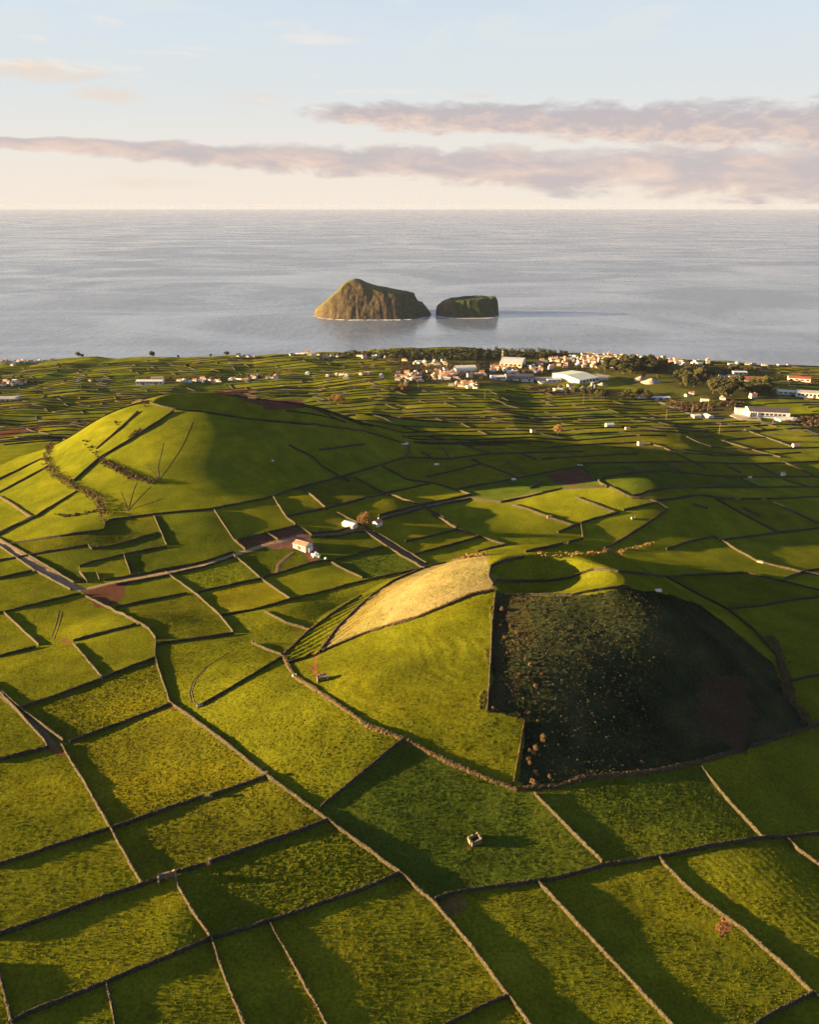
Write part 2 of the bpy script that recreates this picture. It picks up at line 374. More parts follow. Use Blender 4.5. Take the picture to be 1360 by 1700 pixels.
# ------------------------------------------------------------------ field walls, traced along the ground (picture coordinates -> ground)
# near and named ones: (label, line)
NAMED_WALLS = [
 ('long tan-topped stone wall zigzagging down from the dirt lane to the bottom edge', [259,1064, 258,1092, 282,1168, 311,1187, 378,1237, 443,1289, 480,1315, 544,1361, 600,1403, 662,1449, 722,1500, 775,1563, 842,1652, 878,1700, 905,1740]),
 ('wall running from the forked lane end straight down towards the small stone ruin', [102,1238, 140,1300, 184,1376, 236,1468]),
 ('dark crosswise wall above the smooth olive field with the long shaded edge', [116,1233, 200,1202, 282,1170]),
 ('short outer wall of the lane fork closing the corner field on the picture edge', [-20,1266, 0,1262, 78,1243]),
 ('wall on the outer side of the rutted lane that ends at the fork', [-20,1138, 0,1150, 35,1187, 76,1233, 79,1242]),
 ('wall on the inner side of the rutted lane that ends at the fork', [-20,1133, 7,1153, 44,1185, 106,1231]),
 ('dark wall below the olive field, broken by a muddy gap near its middle', [187,1376, 262,1350, 337,1323]),
 ('short wall from the muddy gap up to the long zigzag wall', [351,1322, 400,1304, 445,1288]),
 ('crosswise wall meeting the junction at the foot of the olive field from the outside', [-20,1442, 46,1421, 110,1399, 185,1376]),
 ('dark wall from the picture edge to the small stone ruin', [-20,1560, 80,1524, 160,1495, 236,1470, 261,1461]),
 ('short bent wall between the small stone ruin and a brown gateway', [293,1449, 320,1443, 342,1436]),
 ('dark crosswise wall from the brown gateway by the ruin to the zigzag wall', [350,1433, 410,1411, 480,1387, 546,1362]),
 ('wall running down from the ruin to the bottom edge past a lone shaded hollow', [295,1468, 307,1493, 330,1528, 351,1560, 383,1648, 406,1700, 420,1740]),
 ('dark wall along the lower edge of the field with the round shaded hollow', [15,1702, 46,1684, 110,1659, 176,1632, 260,1597, 349,1560]),
 ('dark crosswise wall below the brown striped paddock beside the zigzag wall', [349,1560, 446,1530, 500,1512, 546,1496, 610,1474, 664,1451]),
 ('short thin wall dropping to the bottom edge beneath the hollow field', [178,1634, 192,1700, 200,1735]),
 ('wall stub in the bottom corner on the picture edge', [-6,1600, 8,1650, 21,1702, 28,1730]),
 ('thin pale wall dropping to the bottom edge between two dark bottom fields', [446,1530, 495,1615, 542,1700, 565,1740]),
 ('straight shaded wall between the bright yellow pasture and the field of the stone tank', [533,1341, 600,1287, 671,1228]),
 ('long dark wall under the field with the little stone tank', [722,1495, 747,1484, 830,1472, 920,1461, 1011,1436]),
 ('green-topped wall under the dim field at the foot of the dark hillside', [1013,1436, 1095,1424, 1180,1405, 1266,1392]),
 ('short wall joint running out to the picture edge under the darkest field', [1268,1392, 1303,1391, 1349,1385, 1400,1382]),
 ('straight bright wall from the field of the stone tank down to the bottom edge', [892,1465, 940,1515, 996,1574, 1055,1637, 1113,1700, 1150,1740]),
 ('ragged thin wall closing the bottom field beside the end of the zigzag wall', [842,1654, 786,1678, 740,1702, 700,1722]),
 ('knobbly bright wall passing the orange bare earth patch', [1095,1426, 1134,1468, 1165,1495, 1198,1519, 1235,1545, 1272,1578, 1310,1612, 1348,1648, 1400,1690]),
 ('short pale wall below the field with the orange earth patch', [1348,1649, 1289,1680, 1258,1700, 1215,1728]),
 ('bright straight wall between the stone tank field and the dim field beneath the dark hillside', [887,1318, 940,1372, 1000,1431]),
 ('stub of bright wall entering at the picture edge above the ploughed striped field', [1303,1391, 1325,1412, 1360,1437, 1420,1475]),
 ('faint wall between the two darkest fields under the hillside', [1164,1274, 1212,1334, 1265,1391]),
 ('low bank of earth and stone along the dark foot of the front hill', [860,1310, 933,1304, 965,1291, 1081,1283, 1160,1266, 1203,1253]),
 ('short lit wall fragment at the dark hill foot, nearer the hill middle', [1203,1254, 1226,1248]),
 ('short lit wall fragment at the dark hill foot, nearer the picture edge', [1245,1241, 1275,1232, 1345,1208, 1420,1185]),
 ('reddish bank along the lit lower foot of the front hill', [528,1148, 560,1170, 609,1205, 671,1228, 714,1250, 758,1272, 805,1291, 860,1312]),
 ('bank at the toe of the front hill beside the trough hut', [470,1090, 480,1108, 489,1124, 528,1148]),
 ('stone wall climbing the ridge of the front hill between lit grass and dark scrub', [823,980, 820,1010, 817,1040, 815,1090, 812,1138, 809,1183]),
 ('thin green fence bank on the lower dark edge of the lit hill face', [871,1198, 862,1250, 853,1300]),
 ('double stone wall of the front crater rim, pale and beaded', [823,966, 850,967, 880,966, 915,965, 947,961, 965,953, 986,946, 1039,951, 1099,958]),
 ('dark straight wall continuing from the crater across the back slope', [1102,958, 1170,955, 1236,952]),
 ('low fence line on the front lip of the crater above the dark face', [840,989, 880,988, 951,988, 996,980, 1042,974]),
 ('hooked wall around the grassy shoulder of the golden field', [819,972, 812,961, 815,942, 840,932, 871,926]),
 ('straw-coloured hedge bank along the lower border of the golden field', [535,1081, 575,1064, 613,1049, 694,1025, 740,1006, 779,989, 818,980]),
 ('curved bank along the upper border of the golden field', [528,1085, 542,1066, 556,1046, 585,1017, 616,989, 652,965, 705,942, 793,922]),
 ('small curved wall at the foot of the terraced strips', [475,1102, 507,1093, 516,1087]),
 ('outer bank of the terraced strips beside the golden field', [470,1088, 490,1068, 511,1049, 555,1016, 599,989]),
 ('wall skirting the shaded back slope of the front hill', [1106,958, 1150,983, 1208,1012, 1251,1046, 1289,1088, 1304,1138, 1307,1162]),
 ('wall between the two green side fields at the picture edge', [1210,1012, 1265,1006, 1321,996, 1400,988]),
 ('wall from the back slope to the picture edge above the green side field', [1238,952, 1300,966, 1400,990]),
 ('wall below the second green side field, behind the dark hillside', [1311,1131, 1340,1125, 1400,1116]),
 ('dark crosswise wall beneath the pale smooth meadow by the lane', [-20,1021, 0,1018, 60,1004, 120,989, 134,987]),
 ('short slanting wall between two tussocky fields below the pale meadow', [7,1018, 35,1044, 65,1072]),
 ('dark wall under the field with the curved wheel tracks', [-20,1093, 0,1090, 60,1075]),
 ('dark wall on top of the bright humped paddock', [122,1065, 170,1052, 226,1037]),
 ('slanting wall on the outer side of the bright humped paddock', [122,1069, 145,1097, 169,1125]),
 ('dark wall along the lower side of the bright humped paddock', [169,1127, 215,1110, 259,1093]),
 ('dark wall between the patchy field and the long tussocky field below it', [35,1175, 109,1151, 169,1128]),
 ('wall below the small hummock, over the field with the oval track', [259,1071, 320,1062, 388,1053]),
 ('wall between the lane and the bright humped paddock', [143,991, 185,1012, 226,1033, 248,1045, 259,1062]),
 ('long slanting wall from the lane corner to the toe of the front hill', [275,951, 300,968, 328,989, 345,1004, 364,1021, 388,1051]),
 ('short wall with a gap leading to the toe of the front hill', [420,1069, 445,1080, 468,1088]),
 ('crosswise wall below the brown trampled paddock by the lane', [192,1009, 250,997, 311,985]),
 ('crosswise wall below the field next to the farm lane', [328,984, 380,973, 438,961]),
 ('crosswise wall over the brightest paddock next to the hill toe', [364,1023, 395,1018, 427,1012, 480,997, 511,989]),
 ('slanting wall between two square fields under the farmyard', [388,922, 412,942, 438,965, 460,980, 482,995]),
 ('thin dark wall between the oval track field and the yellow pasture', [332,1173, 400,1133, 469,1091]),
 ('wall on the far side of the farm lane, lower stretch', [173,964, 228,955, 282,945, 340,933, 388,917]),
 ('wall on the near side of the farm lane, lower stretch', [193,972, 282,955, 340,942, 388,926]),
 ('upper wall of the wide dirt lane at the picture edge', [-20,888, 0,897, 58,929, 123,968, 143,966]),
 ('lower wall of the wide dirt lane at the picture edge', [-20,899, 0,908, 58,948, 118,980]),
 ('short crosswise wall over the pale smooth meadow', [-20,964, 0,961, 54,949]),
 ('kinked wall between two lit strips above the wide lane', [-20,935, 0,931, 75,918, 146,906, 152,912, 184,908, 225,897, 263,885]),
 ('long stepped wall along the foot of the back hill', [18,903, 100,891, 173,880, 175,869, 184,864, 254,855, 353,846]),
 ('wall rising from the picture edge across the lower back hill slope', [-20,895, 0,887, 53,859]),
 ('short steep wall at the end of the lit strips', [256,857, 267,882, 277,906]),
 ('curved wall around the sunken stone pen', [277,908, 208,921, 175,929, 155,933, 132,942]),
 ('short wall beside the sunken stone pen', [206,922, 212,938, 217,954]),
 ('tiny wall stub on the lane side of the sunken stone pen', [161,952, 166,964]),
 ('tiny curved wall tail of the sunken stone pen', [132,950, 142,962, 146,968]),
 ('wall between the shaded and the lit field beside the farm garden', [356,848, 372,872, 388,896, 408,914]),
 ('far wall of the walled farm garden', [392,898, 443,886, 495,874]),
 ('short end wall of the farm garden next to the barn', [495,873, 518,889]),
 ('short end wall of the farm garden on the shaded side', [392,899, 407,912]),
 ('wall dividing the brown farm garden beds', [443,886, 462,897]),
 ('crosswise wall just under the farm track and white bales', [431,960, 462,953, 524,934, 551,931, 600,919, 637,908]),
 ('slanting wall from the white bales down to the terraces', [551,935, 575,948, 602,960]),
 ('far side wall of the farm track between barn and bare tree', [516,886, 559,883, 582,876]),
 ('near side wall of the farm track between barn and bare tree', [516,893, 559,891, 590,884, 606,884]),
 ('lane wall slanting down from the bare tree, barn side', [606,883, 637,904, 665,923, 705,944]),
 ('lane wall slanting down from the bare tree, open side', [606,874, 660,906, 708,936]),
 ('long crosswise wall reaching the curved bank of the golden field', [440,1007, 511,989, 602,965, 655,953, 703,943]),
 ('slanting wall dropping towards the terraced strips', [440,1016, 475,1035, 514,1047]),
]

# middle distance: labels are made further down from what they stand next to
MID_WALLS = [
 [353,846, 440,829, 491,812, 575,790, 630,773, 673,760, 682,749, 678,739],
 [602,716, 640,727, 677,739], [677,760, 744,763, 812,754, 900,752, 968,750], [734,743, 748,763], [754,736, 815,754],
 [707,793, 750,783, 798,771], [782,763, 820,778, 859,793], [636,776, 677,797, 721,803, 782,822],
 [755,814, 846,797, 900,787, 963,775], [474,859, 545,844, 590,833, 640,820, 717,803],
 [501,810, 522,828, 545,847], [560,852, 602,873], [589,793, 640,820, 704,841, 761,878],
 [629,857, 704,838, 782,822], [629,865, 704,845, 782,829, 832,835, 900,820],
 [454,827, 477,861, 491,871], [717,854, 761,880, 822,900, 839,905], [673,900, 720,890, 761,880],
 [849,839, 880,848, 912,861, 951,873], [687,922, 745,907, 796,892], [793,917, 839,906], [872,917, 920,908, 968,895],
 [965,872, 968,894], [926,885, 986,862, 1028,852], [956,827, 990,840, 1021,852], [1035,848, 1060,842, 1088,836],
 [1049,827, 1078,829, 1095,838, 1109,846], [1109,846, 1075,870, 1042,891], [1004,912, 1025,901, 1042,892],
 [1106,913, 1145,900, 1184,891], [1186,891, 1220,912, 1258,933, 1332,951, 1400,962], [1194,898, 1240,892, 1296,885, 1400,873],
 [1302,961, 1339,949, 1400,940], [1092,832, 1130,828, 1162,823, 1204,829, 1282,829, 1400,823], [1187,829, 1240,858, 1290,884],
 [1279,832, 1320,852, 1400,888], [963,773, 980,787, 995,803, 1008,810], [900,819, 934,812, 1008,809],
 [1001,793, 1052,785, 1103,783, 1204,792, 1299,793, 1400,791], [1012,810, 1049,827], [1049,825, 1080,816, 1116,811, 1204,810, 1400,809],
 [1079,737, 1106,746, 1140,762, 1172,779], [1017,743, 1060,744, 1106,745, 1160,750, 1204,754, 1290,757], [900,745, 968,739, 1062,735, 1079,737],
 [900,763, 960,759, 1012,756, 1060,754], [964,770, 1030,769, 1103,768, 1160,768, 1238,771, 1310,769, 1400,765],
 [1140,726, 1160,736, 1181,743], [1181,743, 1240,747, 1306,745, 1400,743], [1235,714, 1275,728, 1316,743], [1187,729, 1240,745, 1296,760],
 [1204,772, 1230,786], [1250,770, 1290,790], [1300,768, 1350,789], [1230,795, 1262,810], [1300,796, 1345,810],
 [1120,706, 1170,706, 1225,705, 1262,704, 1290,709], [1125,717, 1190,714, 1240,717, 1290,713, 1335,717], [1150,727, 1186,725], [1203,731, 1236,728, 1270,727], [1262,721, 1330,725, 1400,724],
 [1298,734, 1400,736], [1135,753, 1200,757, 1250,757, 1330,752], [1030,775, 1060,785], [1100,769, 1130,783], [820,803, 846,797], [866,754, 890,764], [840,766, 872,787], [900,800, 880,812], [700,752, 716,760], [1150,838, 1175,845], [1235,845, 1262,858],
 # faint walls in the shade of the back hill
 [480,740, 520,760, 535,775, 580,800], [530,748, 605,738],
]
# walls on the back hill
BACK_WALLS = [
 ('dark wall line running down the lit face of the back hill from the crater', [288,684, 249,710, 210,735, 167,760, 122,800]),
 ('earth bank across the outer lit slope of the back hill, upper', [-20,826, 0,817, 40,796, 79,775]),
 ('earth bank across the outer lit slope of the back hill, lower', [-20,893, 56,860, 90,839, 127,816]),
 ('thin earth bank near the skyline of the back hill outer slope', [-10,800, 30,781, 69,762]),
 ('short steep bank low on the outer slope of the back hill', [0,825, 25,841, 53,860]),
 ('pale dotted wall on the near rim of the back crater', [246,669, 268,676, 291,681, 339,685, 400,695, 460,701, 530,707, 602,716]),
 ('thin trampled fence bank near the knot of rocks on the back hill', [228,684, 201,710, 159,746]),
]
# ------------------------------------------------------------------ materials
def new_mat(name):
    m = bpy.data.materials.new(name); m.use_nodes = True
    nt = m.node_tree
    return m, nt, nt.nodes['Principled BSDF'], nt.links.new

def simple_mat(name, col, rough=0.9, var=0.25, scale=2.0, bump=0.0, bscale=6.0, spec=0.25, col2=None):
    m, nt, p, L = new_mat(name)
    tc = N(nt, 'ShaderNodeNewGeometry')
    n = N(nt, 'ShaderNodeTexNoise'); n.inputs['Scale'].default_value = scale; n.inputs['Detail'].default_value = 5
    L(tc.outputs['Position'], n.inputs['Vector'])
    r = N(nt, 'ShaderNodeValToRGB')
    c2 = col2 or tuple(min(1, q * (1 + var)) for q in col)
    c1 = col if col2 else tuple(q * (1 - var) for q in col)
    r.color_ramp.elements[0].position = 0.32; r.color_ramp.elements[1].position = 0.68
    r.color_ramp.elements[0].color = (*c1, 1); r.color_ramp.elements[1].color = (*c2, 1)
    L(n.outputs[0], r.inputs[0]); L(r.outputs[0], p.inputs['Base Color'])
    p.inputs['Roughness'].default_value = rough
    p.inputs['Specular IOR Level'].default_value = spec
    if bump:
        b = N(nt, 'ShaderNodeTexNoise'); b.inputs['Scale'].default_value = bscale; b.inputs['Detail'].default_value = 4
        L(tc.outputs['Position'], b.inputs['Vector'])
        bb = N(nt, 'ShaderNodeBump'); bb.inputs['Strength'].default_value = 1.0; bb.inputs['Distance'].default_value = bump
        L(b.outputs[0], bb.inputs['Height']); L(bb.outputs[0], p.inputs['Normal'])
    return m

def ground_mat():
    m, nt, p, L = new_mat('grassland')
    a = N(nt, 'ShaderNodeAttribute', attribute_name='cover')
    rough_a = N(nt, 'ShaderNodeAttribute', attribute_name='relief')
    g = N(nt, 'ShaderNodeNewGeometry')
    def noise(scale, det, rough=0.55):
        n = N(nt, 'ShaderNodeTexNoise'); n.inputs['Scale'].default_value = scale; n.inputs['Detail'].default_value = det
        n.inputs['Roughness'].default_value = rough
        L(g.outputs['Position'], n.inputs['Vector']); return n.outputs[0]
    n1 = noise(1.1, 5, 0.62); n2 = noise(0.09, 4); n3 = noise(2.6, 3)
    def mul(x, lo, hi, f0=0.3, f1=0.7):
        r = N(nt, 'ShaderNodeMapRange'); L(x, r.inputs[0])
        r.inputs[1].default_value = f0; r.inputs[2].default_value = f1; r.inputs[3].default_value = lo; r.inputs[4].default_value = hi
        return r.outputs[0]
    mm = N(nt, 'ShaderNodeMath', operation='MULTIPLY'); L(mul(n1, 0.62, 1.38), mm.inputs[0]); L(mul(n2, 0.80, 1.2), mm.inputs[1])
    vm = N(nt, 'ShaderNodeVectorMath', operation='SCALE'); L(a.outputs['Color'], vm.inputs[0]); L(mm.outputs[0], vm.inputs['Scale'])
    # dry brown blades here and there
    mx = N(nt, 'ShaderNodeMix', data_type='RGBA'); L(mul(n3, 0.0, 0.35, 0.55, 0.75), mx.inputs[0])
    L(vm.outputs[0], mx.inputs[6])
    sc = N(nt, 'ShaderNodeMix', data_type='RGBA', blend_type='MULTIPLY'); sc.inputs[0].default_value = 1.0
    L(vm.outputs[0], sc.inputs[6]); sc.inputs[7].default_value = (1.45, 0.9, 0.75, 1)
    L(sc.outputs[2], mx.inputs[7])
    L(mx.outputs[2], p.inputs['Base Color'])
    p.inputs['Roughness'].default_value = 0.95
    p.inputs['Specular IOR Level'].default_value = 0.0
    bh = N(nt, 'ShaderNodeMath', operation='MULTIPLY'); L(noise(2.4, 5, 0.65), bh.inputs[0]); L(rough_a.outputs['Fac'], bh.inputs[1])
    b = N(nt, 'ShaderNodeBump'); b.inputs['Strength'].default_value = 1.0; b.inputs['Distance'].default_value = 0.32
    L(bh.outputs[0], b.inputs['Height']); L(b.outputs[0], p.inputs['Normal'])
    return m

def sea_mat():
    m, nt, p, L = new_mat('sea_water')
    g = N(nt, 'ShaderNodeNewGeometry')
    p.inputs['Base Color'].default_value = (0.13, 0.165, 0.24, 1)
    p.inputs['Specular IOR Level'].default_value = 0.8
    p.inputs['IOR'].default_value = 1.33
    def mapped(sx, sy, scale, det, rough=0.6, dist=0.0, rot=0.0):
        mp = N(nt, 'ShaderNodeMapping'); mp.inputs['Scale'].default_value = (sx, sy, 1); mp.inputs['Rotation'].default_value = (0, 0, rot)
        L(g.outputs['Position'], mp.inputs['Vector'])
        n = N(nt, 'ShaderNodeTexNoise'); n.inputs['Scale'].default_value = scale; n.inputs['Detail'].default_value = det
        n.inputs['Roughness'].default_value = rough; n.inputs['Distortion'].default_value = dist
        L(mp.outputs[0], n.inputs['Vector']); return n.outputs[0]
    slick = mapped(0.0011, 0.0018, 1.0, 8, 0.62, 1.2, 0.25)
    ripple = mapped(0.05, 0.02, 1.0, 6, 0.65, 0.3, 0.1)
    swell = mapped(0.010, 0.007, 1.0, 4, 0.6, 0.5, 0.15)
    r = N(nt, 'ShaderNodeMapRange'); L(slick, r.inputs[0])
    r.inputs[1].default_value = 0.40; r.inputs[2].default_value = 0.62; r.inputs[3].default_value = 0.36; r.inputs[4].default_value = 0.15
    L(r.outputs[0], p.inputs['Roughness'])
    h = N(nt, 'ShaderNodeMath', operation='MULTIPLY_ADD'); L(swell, h.inputs[0]); h.inputs[1].default_value = 1.6; L(ripple, h.inputs[2])
    amp = N(nt, 'ShaderNodeMapRange'); L(slick, amp.inputs[0])
    amp.inputs[1].default_value = 0.42; amp.inputs[2].default_value = 0.60; amp.inputs[3].default_value = 1.0; amp.inputs[4].default_value = 0.6
    b = N(nt, 'ShaderNodeBump'); L(amp.outputs[0], b.inputs['Strength']); b.inputs['Distance'].default_value = 1.3
    L(h.outputs[0], b.inputs['Height']); L(b.outputs[0], p.inputs['Normal'])
    return m

MAT = {}
MAT['ground'] = ground_mat()
MAT['sea'] = sea_mat()
MAT['wall'] = simple_mat('lichen_stone', (0.012, 0.013, 0.008), 0.95, scale=1.6, col2=(0.066, 0.054, 0.034), bump=0.25, bscale=2.5)
MAT['farwall'] = simple_mat('overgrown_far_stone', (0.011, 0.011, 0.006), 0.95, scale=0.3, col2=(0.034, 0.027, 0.013))
MAT['bank'] = simple_mat('overgrown_bank', (0.026, 0.026, 0.009), 0.95, scale=0.8, col2=(0.080, 0.050, 0.023), bump=0.3, bscale=2.0)
MAT['soil'] = simple_mat('bare_red_soil', (0.10, 0.05, 0.032), 0.95, scale=0.6, col2=(0.17, 0.09, 0.06), bump=0.2)

# ------------------------------------------------------------------ helpers: objects
def mesh_obj(name, verts, faces, mat, parent=None, smooth=False):
    me = bpy.data.meshes.new(name)
    me.from_pydata([tuple(v) for v in verts], [], faces)
    for mm in (mat if isinstance(mat, (list, tuple)) else [mat]): me.materials.append(mm)
    if smooth: me.polygons.foreach_set('use_smooth', np.ones(len(me.polygons), bool))
    me.update()
    o = bpy.data.objects.new(name, me)
    COL.objects.link(o)
    if parent: o.parent = parent
    return o
def tag(o, label=None, cat=None, group=None, kind=None):
    if label: o['label'] = label
    if cat: o['category'] = cat
    if group: o['group'] = group
    if kind: o['kind'] = kind
    return o
def grid_mesh(name, X, Y, Z, mat, smooth=True):
    nr, nc = X.shape
    me = bpy.data.meshes.new(name)
    co = np.stack([X, Y, Z], -1).reshape(-1, 3).astype(np.float32)
    i = np.arange(nr * nc).reshape(nr, nc)
    q = np.stack([i[:-1, :-1], i[:-1, 1:], i[1:, 1:], i[1:, :-1]], -1).reshape(-1, 4)
    me.vertices.add(len(co)); me.vertices.foreach_set('co', co.ravel())
    me.loops.add(q.size); me.loops.foreach_set('vertex_index', q.ravel().astype(np.int32))
    me.polygons.add(len(q)); me.polygons.foreach_set('loop_start', np.arange(0, q.size, 4, dtype=np.int32))
    me.polygons.foreach_set('use_smooth', np.full(len(q), smooth))
    me.materials.append(mat)
    me.update(calc_edges=True); me.validate()
    o = bpy.data.objects.new(name, me); COL.objects.link(o)
    return o

# ------------------------------------------------------------------ wall lines on the ground
rng = np.random.default_rng(4)
def resample(P, step):
    d = np.hypot(np.diff(P[:, 0]), np.diff(P[:, 1])); s = np.concatenate([[0], np.cumsum(d)])
    n = max(2, int(round(s[-1] / step)) + 1)
    t = np.linspace(0, s[-1], n)
    return np.stack([np.interp(t, s, P[:, 0]), np.interp(t, s, P[:, 1])], 1)

WALL_LINES = []       # every wall line, for the field patterns
def ground_line(flat, step=None):
    p = pts(flat)
    # lines of the picture run over humps: cast points along them, not only at their ends
    q = []
    for a, b in zip(p[:-1], p[1:]):
        k = max(2, int(np.hypot(*(b - a)) / 12))
        for t in np.linspace(0, 1, k, endpoint=False): q.append(a + (b - a) * t)
    q.append(p[-1])
    q = np.array(q).ravel()
    P = G(q)[:, :2]
    return P
def wall_mesh(P, h, w, step, crooked=0.27):
    P = resample(P, step); n = len(P)
    d = np.gradient(P, axis=0); d /= np.maximum(np.hypot(d[:, 0], d[:, 1]), 1e-6)[:, None]
    nrm = np.stack([-d[:, 1], d[:, 0]], 1)
    P = P + nrm * (fbm(np.arange(n) * step / 6.0 + P[0, 0], np.zeros(n) + P[0, 1], 31, 2)[:, None] * 0.25)
    hh = h * (1 + 0.42 * fbm(np.arange(n) * step / 9.0 + P[0, 1], np.zeros(n) + P[0, 0], 33, 3)) + rng.uniform(-crooked, crooked, n) * 0.25
    prof = [(-0.62, -0.5), (-0.5, 0.45), (-0.36, 0.93), (0.02, 1.0), (0.36, 0.93), (0.5, 0.45), (0.62, -0.5)]
    V = []
    wmod = 1 + 0.55 * fbm(np.arange(n) * step / 3.5 + P[0, 0] * 3, np.zeros(n), 35, 2)
    for off, zz in prof:
        ww = off * w * wmod * (1 + rng.uniform(-crooked, crooked, n))
        Q = P + nrm * ww[:, None]
        z = hq(Q[:, 0], Q[:, 1]) + np.where(zz > 0, hh * zz, -0.5) + (rng.uniform(-crooked, crooked, n) * 0.3 if zz > 0 else 0)
        V.append(np.stack([Q[:, 0], Q[:, 1], z], 1))
    V = np.stack(V, 1).reshape(-1, 3)
    k = len(prof); F = []
    for i in range(n - 1):
        for j in range(k - 1):
            a = i * k + j
            F.append((a, a + k, a + k + 1, a + 1))
    F.append(tuple(range(k))); F.append(tuple((n - 1) * k + j for j in reversed(range(k))))
    return V, F
def build_wall(P, label, group=None, h=1.3, w=0.7, mat='wall'):
    dist = np.hypot(P[:, 0], P[:, 1]).min()
    step = 0.6 if dist < 300 else (1.1 if dist < 500 else 2.5)
    V, F = wall_mesh(P, h, w, step)
    if dist < 300:                       # loose stones on the top and along the foot
        Q = resample(P, 0.33); m = len(Q); V = list(V)
        x = Q[:, 0] + rng.normal(0, w * 0.42, m); y = Q[:, 1] + rng.normal(0, w * 0.42, m)
        off = np.hypot(x - Q[:, 0], y - Q[:, 1])
        z = hq(x, y) + np.where(off < w * 0.5, h * rng.uniform(0.65, 1.08, m), rng.uniform(0.0, 0.35, m))
        for a, b, c in zip(x, y, z):
            s = rng.uniform(0.13, 0.34); t = rng.uniform(0, 3.14); ca, sa = math.cos(t) * s, math.sin(t) * s; k = len(V)
            V += [(a + ca, b + sa, c), (a - sa, b + ca * 0.8, c + s * .2), (a - ca, b - sa, c), (a + sa, b - ca * 0.7, c - s * .1), (a, b, c + s * .8), (a, b, c - s * .8)]
            F += [(k, k + 1, k + 4), (k + 1, k + 2, k + 4), (k + 2, k + 3, k + 4), (k + 3, k, k + 4), (k + 1, k, k + 5), (k + 2, k + 1, k + 5), (k + 3, k + 2, k + 5), (k, k + 3, k + 5)]
    o = mesh_obj('stone_wall', V, F, MAT[mat])
    tag(o, label, 'wall', group, 'thing')
    return o
# ------------------------------------------------------------------ the land: one sheet
named = [(lab, ground_line(fl)) for lab, fl in NAMED_WALLS]
mids = [ground_line(fl) for fl in MID_WALLS]
backs = [(lab, ground_line(fl)) for lab, fl in BACK_WALLS]

def in_poly(x, y, P):
    ins = np.zeros(x.shape, bool)
    n = len(P)
    for i in range(n):
        x1, y1 = P[i]; x2, y2 = P[(i + 1) % n]
        if y1 == y2: continue
        c = ((y1 > y) != (y2 > y)) & (x < (x2 - x1) * (y - y1) / (y2 - y1) + x1)
        ins ^= c
    return ins
def gpoly(flat): return ground_line(list(flat) + list(flat[:2]))

# the far small fields: long crosswise walls, short walls between them
FAR = []
frng = random.Random(11)
BACK_FOOT = gpoly([0,887, 254,857, 491,812, 682,749, 678,736, 600,712, 530,697, 400,663, 330,653, 278,654, 200,690, 79,745, 0,778])
NOFIELD = [gpoly(q) for q in (
    [640,612, 700,600, 800,592, 900,596, 900,640, 830,650, 760,645, 700,640, 640,634],
    [900,585, 1050,584, 1120,600, 1160,612, 1150,650, 1180,668, 1100,664, 940,655, 880,640],
    [1110,615, 1290,615, 1290,660, 1120,655],
    [540,585, 930,579, 930,598, 800,600, 640,598],
    [1215,672, 1330,672, 1360,700, 1260,702, 1200,690],
    [228,624, 372,622, 372,641, 228,643])]
def far_rows():
    y = 640.0; k = 0
    rows = []
    while y < 1640:
        rows.append(y); y += frng.uniform(15, 28) * (0.9 + 0.35 * (y - 640) / 1000); k += 1
    return rows
FROWS = far_rows()
def row_y(k, x):
    x = np.asarray(x, float)
    return FROWS[k] + 30 * vnoise(x / 260.0, np.full_like(x, k * 0.35), 41) + 9 * vnoise(x / 90.0, np.full_like(x, k * 0.8), 43) + 0.10 * x
def far_ok(x, y):
    x = np.asarray(x); y = np.asarray(y)
    depth = y * CP + (EYE_Z - base(x, y)) * SP
    py = CY - FPX * ((y * SP * -1) * -1 * 0 + ((-(EYE_Z - hq(x, y))) * CP + y * SP) / (y * CP + (EYE_Z - hq(x, y)) * SP))
    px = CX + FPX * x / depth
    ok = (py < np.where(px < 330, 740, np.interp(px, [330, 520, 640, 690, 800, 960, 1030, 1360], [700, 700, 712, 738, 742, 735, 728, 712]))) & (y < coast_y(x) - 14)
    ok &= ~in_poly(x, y, BACK_FOOT)
    for q in NOFIELD: ok &= ~in_poly(x, y, q)
    return ok
def far_lines():
    out = []
    for k in range(len(FROWS)):
        half = FROWS[k] * 0.62 + 40
        x = -half
        while x < half:
            Lg = frng.uniform(220, 640)
            xs = np.arange(x, min(x + Lg, half), 6.0)
            x += Lg + frng.choice([0, 0, 3, 5])
            if len(xs) < 4: continue
            ys = row_y(k, xs)
            ok = far_ok(xs, ys)
            run = []
            for a, b, o in zip(xs, ys, ok):
                if o: run.append((a, b))
                else:
                    if len(run) > 4: out.append(np.array(run))
                    run = []
            if len(run) > 4: out.append(np.array(run))
        if k + 1 < len(FROWS):
            x = -half + frng.uniform(0, 60)
            while x < half:
                slant = frng.uniform(4, 16)
                t = np.linspace(0, 1, 6)
                xs = x + slant - 2 * slant * t
                ys = row_y(k, xs) * (1 - t) + row_y(k + 1, xs) * t
                if far_ok(xs, ys).all(): out.append(np.stack([xs, ys], 1))
                x += frng.uniform(55, 135)
    return out
FAR = far_lines()

